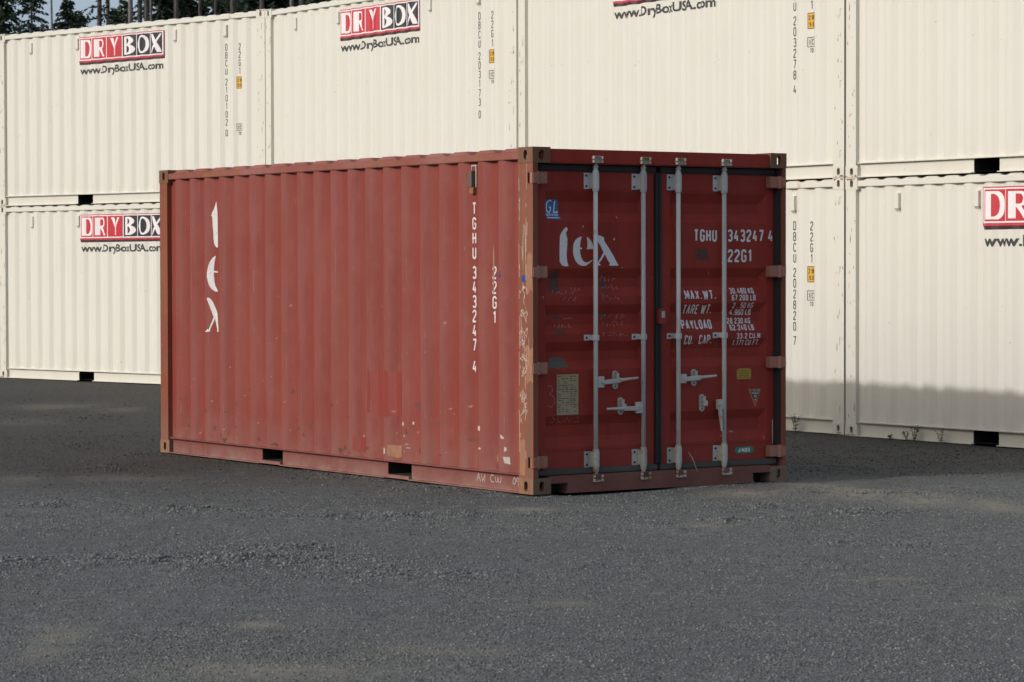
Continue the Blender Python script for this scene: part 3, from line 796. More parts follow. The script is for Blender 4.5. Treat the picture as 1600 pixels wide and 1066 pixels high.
def logo(e, dx=0, dz=0):
    u0, u1, z0, z1 = 1.945 + dx, 3.865 + dx, 2.085 + dz, 2.437 + dz; LK = f'logo{dx}'
    w, h = u1 - u0, z1 - z0
    D = lambda n, g_, m_, p, eps, holes=None: decal(n, g_, holes, side_map, BRK, 0, m_, p, eps)
    if LK in CACHE:
        src = CACHE[LK]; b = src.copy(); COL.objects.link(b); b.parent = e
        for ch in src.children:
            c = ch.copy(); COL.objects.link(c); c.parent = b
        return
    base = D('logo_sign', [[[(u0, z1), (u0, z0), (u0 + .035, z0 - .055), (u1 + .05, z0 - .050), (u1 + .05, z1 - .02), (u1, z1)]]], M['logoshade'], e, .001)
    CACHE[LK] = base
    D('logo_border', [[rect(u0, u1, z0 - .018, z1)]], M['logopink'], base, .0016)
    D('logo_frame', [[rect(u0 + .012, u1 - .018, z0 + .008, z1 - .012)]], M['logowhite'], base, .0022)
    ce_ = [.02, .165, .34, .515, .68, .84, .982]
    red = []; blk = []
    for i in range(6):
        a = u0 + w * ce_[i] + (.007 if i else 0); b = u0 + w * ce_[i + 1] - .007
        (red if i < 3 else blk).append(([rect(a, b, z0 + .024, z1 - .026)]))
        if i >= 3: pass
    D('logo_field', red, M['logored'], base, .0028); D('logo_field', blk, M['logoblack'], base, .0028)
    for i, ch in enumerate('DRYBOX'):
        a = u0 + w * ce_[i]; b = u0 + w * ce_[i + 1]; za, zb = z0 + .034, z1 - .034
        T = lambda ps: [[(a + (b - a) * x, za + (zb - za) * y) for x, y in p] for p in ps]
        o, hs = LOGO[ch]
        D('logo_letter', [T(o)], M['logowhite'], base, .0034, [T(hs)])

def cream_marks(e, code, uz=0, dx=0):
    # website line
    WK = f'www{dx}'
    if WK in CACHE: link(bpy.data.objects.new('lettering', CACHE[WK]), e)
    else: CACHE[WK] = font_decal('lettering', WWW, 1.985 + dx, 3.845 + dx, 1.895, .105, side_map, BRK, M['black'], e).data
    logo(e, dx, .020 if dx else 0)
    x = 5.207
    z_ = 2.166
    for wd in code.split(' '):
        decal('lettering', column(wd, x, z_, .095, .72, .0125, .1115, .148), None, side_map, BRK, 0, M['black'], e)
        z_ -= (len(wd) - 1) * .1115 + .148
    if 'uic' in CACHE:
        for k, n in (('iso', 'lettering'), ('lab', 'label_plate'), ('labt', 'lettering'), ('uic' if 'uic' in CACHE else 'iso', 'lettering')): link(bpy.data.objects.new(n, CACHE[k]), e)
        return
    x2 = 5.486
    t = column('22G1', x2, 2.160, .095, .72, .0125, .1115, .148)
    CACHE['iso'] = decal('lettering', t, None, side_map, BRK, 0, M['black'], e).data
    a, b, z0, z1 = x2 - .058, x2 + .052, 1.535, 1.700
    lab = decal('label_plate', [[rect(a, b, z0, z1)]], None, side_map, BRK, 0, M['yellow'], e, .001); CACHE['lab'] = lab.data
    fr = [ribbon([(a + .004, z0 + .004), (b - .004, z0 + .004), (b - .004, z1 - .004), (a + .004, z1 - .004)], .007, True)]
    tt = text_polys('2.9M', a + .014, z0 + .090, .050, .9, t=.009, width=.08) + text_polys('9.6', a + .022, z0 + .022, .050, .9, t=.009, width=.065)
    CACHE['labt'] = decal('lettering', fr + tt, None, side_map, BRK, 0, M['black'], e, .0018).data
    a, b, z0, z1 = x2 - .056, x2 + .050, 1.352 + uz, 1.448 + uz
    fr = [ribbon([(a, z0), (b, z0), (b, z1), (a, z1)], .007, True) + ribbon([((a + b) / 2 - .008, z0), ((a + b) / 2 - .008, z1)], .006)]
    tt = text_polys('I', a + .016, z0 + .018, .060, .8, t=.010) + text_polys('C', a + .060, z0 + .018, .060, .6, t=.009) + text_polys('70', a + .026, z0 - .062, .046, .75, t=.008)
    if uz == 0: CACHE['uic'] = decal('lettering', fr + tt, None, side_map, BRK, 0, M['black'], e, .0014).data
    else: decal('lettering', fr + tt, None, side_map, BRK, 0, M['black'], e, .0014)

PA = [(1.885, 2.238), (3.820, 4.173)]; PD = [(1.785, 2.128), (3.930, 4.273)]
ZC = (.012, .138)
CREAMS = []
rows = [ # corner x,y,yaw, z, pockets, codes and labels (lower, upper)
 (-3.3680, 38.6640, -.7570, .0314, PA, 'DBCU 210101 5', 'DBCU 210102 0',
  'lower cream shipping container at the far left, on the gravel, half behind the red',
  'upper cream shipping container at the far left, showing its whole logo'),
 (.0554, 33.5604, -.9726, .0111, PA, 'DBCU 203170 3', 'DBCU 203173 0',
  'lower cream shipping container completely behind the red container',
  'upper cream shipping container second from the left above the red container'),
 (3.3455, 28.4774, -1.0005, -.0116, PA, 'DBCU 202820 7', 'DBCU 203278 4',
  'lower cream shipping container just right of the red doors, mostly hidden',
  'upper cream shipping container behind the red doors, logo cut by the photo top'),
 (6.836, 23.4866, -.9592, -.0190, PD, 'DBCU 203066 1', 'DBCU 203091 2',
  'lower cream shipping container at the right edge, red and white logo cut by the frame',
  'upper cream shipping container at the right edge, plain wall above the lower logo'),
]
for (x, y, yaw, z, pk, c0, c1, l0, l1) in rows:
    for lev, (code, lab) in enumerate(((c0, l0), (c1, l1))):
        e = container('shipping_container', x, y, yaw, z + lev * (H + .004), False, pk, ZC, lab, CREAM)
        cream_marks(e, code, -.40 if lab.endswith('far left, showing its whole logo') or 'far left, on the gravel' in lab else 0, -.044 if 'right edge' in lab else 0)
        for vx in (.790, 1.900, 4.126, 5.207): vent(e, vx - (.060 if 'right edge' in lab else 0))
        CREAMS.append(e)

def cream_wear(e, seed):
    r = random.Random(seed); pf = lambda u, v, eps: (u, .004 - eps, v)
    for side in (0, 1):
        gs = []
        for k in range(16):
            x = r.uniform(.02, .14) if side == 0 else r.uniform(L - .16, L - .01); z = r.uniform(.15, 2.4)
            a = r.uniform(.003, .010); b = r.uniform(.008, .045) * r.choice([1, 1, 2]); gs.append([[(x - a, z), (x + a * .3, z - b * .3), (x + a, z + b * .3), (x + a * .2, z + b)]])
        decal('scratch_marks', gs, None, pf, [], 0, M['creamscuff'], e, .001)
    gs = []
    for k in range(26):
        x = r.uniform(.3, 5.7); z = r.choice([r.uniform(.2, 2.4), r.uniform(1.2, 1.5)]); a = r.uniform(.004, .02); b = r.uniform(.003, .010)
        gs.append([[(x - a, z), (x, z - b), (x + a, z + b * .4), (x + a * .2, z + b)]])
    decal('scratch_marks', gs, None, side_map, BRK, 0, M['creamscuff2'], e, .001)
    # rust creeping from the corner castings
    cf = lambda u, v, eps: (u, -eps, v)
    for (x0, x1) in ((.0, .17), (L - .17, L)):
        for zz, dz in ((.008, 1), (H - .008, -1)):
            gs = []
            for k in range(5):
                x = r.uniform(x0 + .01, x1 - .01); a = r.uniform(.006, .03); b = r.uniform(.004, .022)
                gs.append([[(x - a, zz), (x - a * .4, zz + b * dz), (x + a * .3, zz + b * .6 * dz), (x + a, zz)]])
            decal('scratch_marks', gs, None, cf, [], 0, M['rustmark'], e, .001)

# ------------------------------------------------------------------ the red container
for i_, e_ in enumerate(CREAMS): cream_wear(e_, 300 + i_)
D_OUT, D_IN = .012, .048
PR = [(1.855, 2.215), (3.935, 4.295)]
RX, RY, RYAW = .1553, 20.9916, -.9753
E = container('shipping_container', RX, RY, RYAW, -.012, True, PR, (.030, .130),
              'weathered red shipping container standing alone in the middle of the gravel yard', None, roofp=.34)
del E['category']; E['category'] = 'container'
SD = lambda n, g_, m_, eps=.0012, holes=None, label=None: decal(n, g_, holes, side_map, BRK, 0, M[m_], E, eps, label)
# code column and type column on the side (read from top to bottom)
SD('lettering', column('TGHU', 5.199, 2.194, .094, .80, .0145, .1137, .147), 'white'); SD('lettering', column('343247', 5.199, 1.704, .098, .80, .0145, .1115, .166), 'white'); SD('lettering', column('4', 5.199, .983, .098, .80, .0145, .1115, .166), 'white')
SD('lettering', column('22G1', 5.477, 1.703, .098, .85, .0145, .1130, .15), 'white')
# half-lost stencilled letters down the side, traced where they are still seen
def app_poly(p, n=5):
    out = []
    for i in range(len(p)):
        a = p[i]; b = p[(i + 1) % len(p)]
        for k in range(n):
            t = k / n; out.append((side_app(a[0] + (b[0] - a[0]) * t), a[1] + (b[1] - a[1]) * t))
    return out
T1 = [(1.111, 2.29), (1.132, 2.176), (1.136, 1.93), (1.136, 1.878), (1.105, 1.878), (1.078, 1.90), (1.063, 1.924), (1.055, 1.97), (1.054, 2.017), (1.040, 2.08), (1.035, 2.151), (1.015, 2.160), (1.030, 2.19), (1.072, 2.225)]
E1 = [(1.096, 1.804), (1.040, 1.785), (.985, 1.750), (.949, 1.705), (.930, 1.660), (.926, 1.620), (.945, 1.570), (.975, 1.535), (1.020, 1.505), (1.080, 1.487), (1.130, 1.482), (1.124, 1.500), (1.090, 1.530), (1.070, 1.575), (1.062, 1.620), (1.062, 1.655), (1.134, 1.652), (1.134, 1.668), (1.062, 1.668), (1.066, 1.72), (1.080, 1.765)]
X1 = [(.920, 1.422), (.945, 1.432), (.985, 1.424), (1.034, 1.396), (1.075, 1.355), (1.105, 1.318), (1.124, 1.284), (1.132, 1.21), (1.142, 1.135), (1.142, 1.126), (1.112, 1.126), (1.118, 1.145), (1.100, 1.19), (1.078, 1.245), (1.040, 1.20), (.985, 1.145), (.987, 1.128), (.885, 1.122), (.930, 1.148), (.960, 1.150), (1.010, 1.205), (1.050, 1.255), (1.02, 1.30), (.965, 1.365)]
SD('stencil_letter', [[app_poly(T1)], [app_poly(E1)], [app_poly(X1)]], 'white')
# scratches along the proud faces of the corrugation
rs = random.Random(3); sc = []
for k in range(110):
    n = rs.randrange(0, 20); x = PH + n * PIT + rs.choice([.002, .066, .07, .03, .075]) + rs.uniform(-.003, .003)
    z = rs.uniform(.2, 2.1) ** 1.0; z = .2 + (z - .2) * rs.uniform(.4, 1); l = rs.choice([.02, .03, .05, .08, .12, .2, .35]); w = rs.uniform(.001, .0032)
    if x > 5.75: continue
    sc.append([[(x - w, z), (x + w, z + rs.uniform(0, .01)), (x + w * .5 + rs.uniform(-.004, .004), z + l), (x - w * .5, z + l * .96)]])
for k in range(46):
    x = rs.uniform(.3, 5.7); z = .2 + 1.3 * rs.random() ** 1.6; a = rs.uniform(.006, .03); b = rs.uniform(.004, .014)
    sc.append([[(x - a, z), (x, z - b), (x + a * .8, z + b * .4), (x + a * .2, z + b)]])
SD('scratch_marks', sc, 'scratch', .0016)['kind'] = 'stuff'
rs = random.Random(44)
for nm, cnt, mt in (('rust_spots', 34, 'rustspot'), ('rust_spots', 22, 'grime')):
    gg = []
    for k in range(cnt):
        x = rs.uniform(.35, 5.7); z = .17 + .5 * rs.random() ** 1.8; a = rs.uniform(.008, .045); b = rs.uniform(.006, .03)
        pts = []
        for i in range(11):
            t = 2 * math.pi * i / 11; q = rs.uniform(.5, 1.25); pts.append((x + a * math.cos(t) * q, z + b * math.sin(t) * q))
        gg.append([pts])
    SD(nm, gg, mt, .0009)['kind'] = 'stuff'
# fresh red repaint patches
def blotch(x0, x1, z0, z1, n=26, j=.08, seed=1):
    r = random.Random(seed); cx, cz, a, b = (x0 + x1) / 2, (z0 + z1) / 2, (x1 - x0) / 2, (z1 - z0) / 2
    out = []
    for i in range(n):
        t = 2 * math.pi * i / n; c, s = math.cos(t), math.sin(t)
        k = 1 / max(abs(c), abs(s)) ** .8 * (1 + r.uniform(-j, j)); out.append((cx + a * c * k * .95, cz + b * s * k * .95))
    return out
SD('repaint_patch', [[blotch(3.66, 3.70, .50, .875, seed=2)], [blotch(3.70, 4.18, .49, .88, seed=3)], [blotch(3.42, 3.60, .19, .315, seed=4)]], 'hotred', .0012)
SD('primer_patch', [[blotch(3.955, 4.18, .168, .270, j=.12, seed=5)]], 'tan', .0016)
SD('paper_remnant', [[blotch(3.885, 3.935, .185, .245, 12, .3, 6)], [rect(5.255, 5.328, .444, .480)], [blotch(5.28, 5.345, .296, .318, 10, .5, 7)],
                     [[(5.60, .43), (5.625, .42), (5.66, .405), (5.645, .395), (5.612, .40)]], [blotch(5.652, 5.678, .30, .34, 9, .35, 9)],
                     [[(5.64, .262), (5.70, .262), (5.705, .205), (5.66, .215)]], [blotch(4.20, 4.225, .43, .46, 9, .5, 11)], [blotch(4.31, 4.33, .445, .47, 9, .5, 12)],
                     [blotch(4.22, 4.236, .34, .36, 9, .5, 13)]] +
   [[blotch(4.20 + rs.uniform(0, .09), 4.225 + rs.uniform(0, .09), z, z + .006, 8, .5, 14 + i)] for i, z in enumerate((.225, .24, .255, .27, .285))], 'chip', .0018)
SD('scuff_mark', [[blotch(1.37, 1.41, .72, .80, 14, .5, 21)], [blotch(1.37, 1.41, .335, .40, 14, .5, 22)], [blotch(5.50, 5.58, .22, .27, 14, .4, 24)], [blotch(5.455, 5.475, 1.45, 1.88, 14, .3, 23)]], 'scratch', .0016)
SD('blue_mark', [[[(5.575, 1.634), (5.60, 1.655), (5.622, 1.630), (5.598, 1.612)]]], 'bluemark', .0018)
# hand writing on the bottom rail
def rail_map(u, v, eps): return (u, RW - eps, v)
hw = [ribbon([(5.235, .055), (5.262, .115), (5.29, .052)], .006), ribbon([(5.245, .08), (5.285, .078)], .005), ribbon([(5.30, .112), (5.32, .055), (5.352, .112)], .006), ribbon([(5.352, .112), (5.348, .05)], .005),
      ribbon([(5.475, .108), (5.44, .112), (5.425, .085), (5.44, .058), (5.475, .06)], .006), ribbon([(5.49, .105), (5.50, .062), (5.52, .062), (5.53, .10), (5.54, .062), (5.565, .062), (5.575, .105)], .006),
      ribbon([(5.735, .09), (5.75, .11), (5.77, .095), (5.768, .07), (5.745, .058), (5.733, .07)], .006, True), ribbon([(5.80, .085), (5.78, .085), (5.79, .11), (5.81, .108), (5.808, .045)], .006)]
decal('lettering', hw, None, rail_map, [], 0, M['chip'], E)
# chalk lines and wear on the near corner post
def post_map(u, v, eps): return (u, .004 - eps, v)
rs = random.Random(12); pm = []
for k in range(46):
    x = rs.uniform(5.875, 5.99); z = rs.uniform(.25, 2.3); l = rs.choice([.03, .06, .1, .25]); w = rs.uniform(.0012, .003)
    if rs.random() < .6: x = rs.choice([5.876, 5.882, 5.958, 5.964]) + rs.uniform(-.004, .004)
    pm.append(ribbon([(x, z), (x + rs.uniform(-.006, .006), z + l * .5), (x + rs.uniform(-.008, .008), z + l)], w * 2))
for cz in (1.53, 1.38, 1.22, 1.12, 1.02, .88, .72, .60):
    for k in range(4):
        x = 5.90 + rs.uniform(0, .03); pts = [(x, cz)]
        for j in range(5): pts.append((pts[-1][0] + rs.uniform(-.025, .035), pts[-1][1] + rs.uniform(-.045, .04)))
        pts = [(min(max(a, 5.872), 5.985), b) for a, b in pts]
        pm.append(ribbon(pts, .0045))
decal('chalk_scrawl', pm, None, post_map, [], 0, M['chalkb'], E, .001)
decal('primer_patch', [[blotch(5.876, 5.952, .125, .42, 16, .1, 31)], [blotch(5.965, 6.052, 1.50, 1.80, 16, .2, 32)], [blotch(5.955, 6.05, .84, 1.10, 16, .25, 33)]], None, post_map, [], 0, M['tan'], E, .0004)
decal('blue_mark', [[blotch(5.905, 5.955, 1.585, 1.635, 10, .3, 35)]], None, post_map, [], 0, M['bluemark'], E, .0014)
# the single vent
mb = MB(); d = side_depth(5.206)
mb.box(5.172, 5.222, d - .042, d - .0005, 2.315, 2.435)
v1 = mb.build('vent', M['vent'], E)
mb = MB(); mb.box(5.165, 5.238, d - .006, d - .0008, 2.470, 2.483); mb.box(5.230, 5.240, d - .010, d - .0008, 2.31, 2.47); mb.box(5.165, 5.171, d - .006, d - .0008, 2.44, 2.47); mb.build('vent_frame', M['chip'], v1)
mb = MB(); mb.box(5.175, 5.226, d - .030, d - .0008, 2.262, 2.312); mb.build('vent_foot', M['castlow'], v1)

# ---- door end (local plane x = L, outward +x)
DP = L - .082                                    # plane of the door leaves
REC = [(2.268, 2.188, 2.108, 2.036), (1.686, 1.612, 1.545, 1.475), (1.412, 1.340, 1.262, 1.191), (1.133, 1.060, .990, .920), (.575, .503, .415, .338)]
RD = .036
def door_depth(z):
    for a, b, c, d_ in REC:
        if d_ <= z <= a:
            if z > b: return RD * (a - z) / (a - b)
            if z > c: return RD
            return RD * (z - d_) / (c - d_)
    return 0
def door_map(u, v, eps): return (DP - door_depth(v) + eps, u, v)
DBRK = sorted(sum([list(r) for r in REC], []))
def leaf(y0, y1, ry0, ry1):
    mb = MB(); z0, z1 = .150, 2.448
    def quad(pts, f=False): mb.add(pts, [(0, 1, 2, 3)])
    F = lambda ya, yb, za, zb: quad([(DP, ya, za), (DP, yb, za), (DP, yb, zb), (DP, ya, zb)])
    F(y0, ry0, z0, z1); F(ry1, y1, z0, z1)
    zs = z0
    for a, b, c, d_ in sorted(REC, key=lambda r: r[3]):
        F(ry0, ry1, zs, d_); zs = a
        O = [(ry0, d_), (ry1, d_), (ry1, a), (ry0, a)]; I = [(ry0 + .012, c), (ry1 - .055, c), (ry1 - .055, b), (ry0 + .012, b)]
        vs = [(DP, p, q_) for p, q_ in O] + [(DP - RD, p, q_) for p, q_ in I]
        mb.add(vs, [(0, 1, 5, 4), (1, 2, 6, 5), (2, 3, 7, 6), (3, 0, 4, 7), (4, 5, 6, 7)])
    F(ry0, ry1, zs, z1)
    # leaf edges
    for ya in (y0, y1): quad([(DP, ya, z0), (DP - .05, ya, z0), (DP - .05, ya, z1), (DP, ya, z1)])
    for za in (z0, z1): quad([(DP, y0, za), (DP, y1, za), (DP - .05, y1, za), (DP - .05, y0, za)])
    # raised weld line above and below the pressed sheet
    for za in (2.284, .316): mb.box(DP + .0005, DP + .0035, ry0 - .004, ry1 + .004, za - .003, za + .003)
    return mb.build('door', M['reddoor'], E)
DL = leaf(.100, 1.196, .170, 1.112); DL['label'] = 'left door leaf with blue sticker, large white stencil letters and a gold data plate'
DR = leaf(1.242, 2.372, 1.345, 2.300); DR['label'] = 'right door leaf with the weight table and a yellow label'
def strip(n, m_, parent, *b, bev=.006):
    mb = MB(); mb.box(*b); return mb.build(n, M[m_], parent, bev)
# header, sill
strip('door_header', 'reddoor', E, L - .13, L - .012, .162, W - .162, 2.470, 2.580, bev=.008)
mb = MB()
mb.box(L - .13, L - .006, .318, 2.104, .006, .130); mb.box(L - .13, L - .006, .162, .318, .084, .130); mb.box(L - .13, L - .006, 2.104, 2.276, .084, .130)
mb.box(L - .09, L + .001, .300, 2.118, .0, .008)
mb.box(L - .13, L - .002, .162, .318, .076, .0835); mb.box(L - .13, L - .002, 2.104, 2.276, .076, .0835)
mb.build('door_sill', M['redsill'], E)
mb = MB(); mb.box(L - .30, L - .135, .10, W - .10, .0, .13); mb.build('sill_backing', M['dark'], E)
# gaskets
for a, b, p in ((.100, 1.196, DL), (1.242, 2.372, DR)):
    strip('gasket', 'rubber', p, DP - .03, DP + .020, a - .004, b + .004, 2.4195, 2.466)
    strip('gasket', 'rubberd', p, DP - .03, DP + .034, a - .02, b + .004, .1335, .178)
strip('gasket', 'rubber', DL, DP - .03, DP + .022, 1.188, 1.2185, .180, 2.418); strip('gasket', 'rubber', DR, DP - .03, DP + .019, 1.2195, 1.252, .180, 2.418)
strip('gasket', 'rubber', DL, DP - .05, DP - .012, .052, .0975, .180, 2.44, bev=.003); strip('gasket', 'rubber', DR, DP - .05, DP + .052, 2.3760, W - .036, .180, 2.44, bev=.003)
# hinges
for side, p in ((0, DL), (1, DR)):
    for zz in (.197, .900, 1.618, 2.320):
        mb = MB(); z0, z1 = zz - .004, zz + .086
        Y = (lambda v_: v_) if side == 0 else (lambda v_: W - v_)
        def B(x0, x1, ya, yb): a, b = sorted((Y(ya), Y(yb))); mb.box(x0, x1, a, b, z0, z1)
        B(L - .040, L + .002, -.002 if side == 0 else .001, .049)
        B(L - .040, L - .018, .0495, .150)
        B(DP + .001, L - .0405, .118, .150)
        h = mb.build('hinge', M['hinge'], p, .006)
        mb = MB(); mb.cyl((L - .019, Y(.052), z0 - .002), (L - .019, Y(.052), z1 + .003), .020, n=12); mb.build('hinge_pin', M['hinge'], h)
# locking bars
BX = L - .034
def bar(y, p, hub_z, hub_side, tip, catch):
    m1 = M['galv']
    mb = MB(); mb.cyl((BX, y, .150), (BX, y, 2.455), .0178, n=16, cap=True)
    b = mb.build('locking_bar', m1, p, smooth=False)
    b.data.polygons.foreach_set('use_smooth', [len(f.vertices) == 4 for f in b.data.polygons])
    for z0, z1, k in ((2.285, 2.408, 1), (.178, .300, 1), (1.140, 1.184, 0)):
        mb = MB()
        mb.box(DP + .0005, DP + .009, y - .078, y + .040, z0, z1)
        mb.box(DP + .009, BX + .008, y - .030, y - .0195, z0 + .004, z1 - .004); mb.box(DP + .009, BX + .008, y + .0195, y + .030, z0 + .004, z1 - .004)
        mb.cyl((BX, y, z0), (BX, y, z1), .0265, n=14)
        if k: mb.cyl((BX, y, z0 - .016), (BX, y, z1 + .016), .0245, n=14)
        mb.build('bar_bracket', M['galvd'] if z0 < 1 else m1, p, .0015)
        mb = MB()
        for zz in ((z0 + .022, z1 - .022) if k else ((z0 + z1) / 2,)):
            for yy in (y - .058, y + .036): mb.cyl((DP + .009, yy, zz), (DP + .014, yy, zz), .0085, n=8)
        mb.build('bracket_bolt', M['dark'], p)
    # cam ends and keepers
    for zc, sgn in ((2.455, 1), (.150, -1)):
        def ZB(a, b): return tuple(sorted((zc + a * sgn, zc + b * sgn)))
        mb = MB()
        mb.cyl((BX, y, zc), (BX, y, zc + .034 * sgn), .0165, n=12); mb.cyl((BX, y, zc - .012 * sgn), (BX, y, zc + .006 * sgn), .0225, n=12)
        a, b_ = ZB(.030, .072); mb.box(BX - .016, BX + .018, y - .013, y + .013, a, b_)
        a, b_ = ZB(.044, .058); mb.box(BX + .004, BX + .026, y - .030, y + .034, a, b_)
        a, b_ = ZB(.060, .078); mb.box(BX + .000, BX + .030, y - .008, y + .030, a, b_)
        mb.build('cam', M['galvd'], p, .003)
        mb = MB(); a, b_ = ZB(.026, .070)
        mb.box(L - .0115, L - .006, y - .050, y + .044, a, b_)
        for yy in (y - .046, y + .030):
            a, b_ = ZB(.026, .046); mb.box(L - .006, L + .012, yy, yy + .014, a, b_)
            a, b_ = ZB(.054, .076); mb.box(L - .006, L + .018, yy - .002, yy + .010, a, b_)
        a, b_ = ZB(.070, .079); mb.box(L - .006, L + .010, y - .044, y + .020, a, b_)
        mb.build('keeper', M['rustcam'], p, .0015)
    # hub and handle
    z0, z1 = hub_z
    mb = MB(); a, b_ = sorted((y, y + hub_side * .074)); mb.box(BX - .012, BX + .012, a, b_, z0, z1)
    mb.build('handle_hub', M['galvd'], p, .003)
    mb = MB(); A = Vector((BX + .014, y + hub_side * .055, (z0 + z1) / 2 - .004)); T = Vector(tip)
    dv = (T - A).normalized(); nv = Vector((1, 0, 0)); uv = dv.cross(nv).normalized()
    mid = A + (T - A) * .5
    mb.obox((A + mid) / 2, dv, uv, nv, (mid - A).length / 2, .017, .006)
    mb.cyl(mid - dv * .01, T, .014, .009, n=8)
    mb.cyl(A - nv * .01, A + nv * .012, .010, n=8)
    mb.build('handle', M['galvd'], p, .002)
    if catch: make_catch(catch, p)
    return b
def make_catch(c, p):
    cy_, z0, z1 = c
    mb = MB(); w = .026
    pts = [(cy_ + w * math.cos(t), (z1 - w if math.sin(t) >= 0 else z0 + w) + w * math.sin(t)) for t in [2 * math.pi * (i + .5) / 14 for i in range(14)]]
    n = len(pts)
    mb.add([(DP + .001, a, b) for a, b in pts] + [(DP + .010, a, b) for a, b in pts], [tuple(range(n, 2 * n))] + [(i, (i + 1) % n, n + (i + 1) % n, n + i) for i in range(n)])
    mb.box(DP + .010, BX + .004, cy_ - .014, cy_ + .014, (z0 + z1) / 2 - .022, (z0 + z1) / 2 - .010)
    mb.box(BX + .002, BX + .010, cy_ - .016, cy_ + .020, (z0 + z1) / 2 - .022, (z0 + z1) / 2 + .018)
    mb.obox((DP + .028, cy_ + .004, (z0 + z1) / 2 + .028), (0, 1, 0), (0, 0, 1), (1, 0, 0), .012, .024, .010)
    mb.build('handle_catch', M['galvd'], p, .001)
    mb = MB(); mb.cyl((DP + .010, cy_ + .004, z1 - .022), (DP + .013, cy_ + .004, z1 - .022), .009, n=8); mb.cyl((DP + .010, cy_, z0 + .020), (DP + .013, cy_, z0 + .020), .006, n=8)
    mb.build('bracket_bolt', M['dark'], p)
bar(.600, DL, (.783, .868), 1, (BX + .020, .985, .850), (.812, .765, .906))
bar(1.050, DL, (.578, .664), -1, (BX + .020, .690, .620), (.862, .569, .702))
bar(1.387, DR, (.797, .868), 1, (BX + .020, 1.745, .848), (1.568, .770, .902))
bar(1.837, DR, (.585, .662), -1, (BX + .020, 1.800, .415), None)
make_catch((1.648, .570, .705), DR)
# lock box over the gap
mb = MB(); mb.box(DP + .023, DP + .062, 1.190, 1.262, 1.258, 1.375); lb = mb.build('lock_box', M['redbox'], DR, .004)
mb = MB(); mb.box(DP + .0625, DP + .064, 1.215, 1.245, 1.305, 1.355); mb.build('label_plate', M['chip'], lb)
# seal wire
mb = MB(); mb.tube([(BX + .02, 1.47, .262), (BX + .03, 1.50, .215), (BX + .03, 1.545, .12), (BX + .022, 1.555, .095)], .0028, 6); mb.build('seal_wire', M['chip'], DR)

DD = lambda n, g_, m_, p, eps=.0012, holes=None: decal(n, g_, holes, door_map, DBRK, 1, M[m_], p, eps)
SH = .062
# big stencil word, traced
o_ = SH
tl = [(.303, 1.998), (.312, 1.985), (.310, 1.968), (.300, 1.962), (.298, 1.948), (.310, 1.907), (.309, 1.86), (.303, 1.794), (.309, 1.735), (.321, 1.703), (.286, 1.701), (.257, 1.712), (.239, 1.737), (.238, 1.82), (.241, 1.927), (.258, 1.958), (.280, 1.984)]
te = [(.444, 1.927), (.410, 1.918), (.385, 1.900), (.368, 1.872), (.362, 1.830), (.366, 1.785), (.385, 1.742), (.412, 1.716), (.445, 1.705), (.480, 1.705), (.510, 1.722), (.545, 1.746), (.544, 1.750), (.500, 1.732), (.478, 1.730), (.455, 1.742), (.437, 1.770), (.428, 1.805), (.427, 1.831), (.445, 1.831), (.445, 1.842), (.427, 1.843), (.429, 1.880), (.436, 1.905)]
te2 = [(.492, 1.926), (.514, 1.910), (.534, 1.890), (.546, 1.866), (.555, 1.832), (.487, 1.831), (.494, 1.843), (.497, 1.87)]
tx = [(.557, 1.930), (.590, 1.937), (.622, 1.932), (.651, 1.918), (.653, 1.894), (.700, 1.835), (.740, 1.780), (.787, 1.706), (.699, 1.706), (.706, 1.724), (.690, 1.742), (.659, 1.792), (.632, 1.755), (.605, 1.726), (.621, 1.708), (.560, 1.706), (.590, 1.728), (.615, 1.760), (.646, 1.805), (.622, 1.850), (.590, 1.893)]
DD('stencil_letter', [[[(a + o_, b) for a, b in p]] for p in (tl, te, te2, tx)], 'whited', DL)
DD('paper_remnant', [[[(a + o_, b) for a, b in p]] for p in ([(.448, 2.003), (.456, 1.993), (.462, 2.004), (.456, 2.012)], [(.735, 1.905), (.744, 1.896), (.756, 1.91), (.748, 1.92)], [(.812, 1.692), (.822, 1.686), (.826, 1.696)], [(.775, 2.08), (.79, 2.06), (.785, 2.082)])], 'chip', DL, .002)
# registration and weights
TW = lambda s_, u, v, h, w, t=.011: text_polys(s_, u + SH, v, h, .8, t=t, width=w)
for a_ in (('TGHU', 1.513, 1.892, .096, .215, .016), ('343247', 1.847, 1.892, .096, .348, .016), ('4', 2.253, 1.892, .096, .050, .015), ('22G1', 1.847, 1.732, .100, .238, .016),
           ('MAX.WT.', 1.410, 1.442, .072, .300, .012), ('TARE WT.', 1.405, 1.330, .072, .276, .009), ('PAYLOAD', 1.392, 1.212, .072, .280, .012), ('CU.', 1.408, 1.094, .072, .080, .010), ('CAP.', 1.550, 1.094, .072, .120, .010),
           ('30.480 KG', 1.850, 1.484, .046, .235, .008), ('67 200 LB', 1.862, 1.430, .046, .235, .008), ('2 . 50 KG', 1.880, 1.370, .043, .205, .006), ('4.960 LB', 1.868, 1.316, .046, .205, .007),
           ('28 230 KG', 1.840, 1.248, .046, .228, .008), ('62.240 LB', 1.852, 1.196, .046, .235, .008), ('33.2 CU.M', 1.912, 1.130, .044, .235, .007), ('1.171 CU.FT.', 1.880, 1.078, .044, .270, .006)):
    dx_ = 0 if a_[2] > 1.6 else (.026 if a_[1] > 1.8 else .016)       # rows on the pressed ribs
    DD('lettering', TW(a_[0], a_[1] + dx_, *a_[2:]), 'whited', DR, .0014)
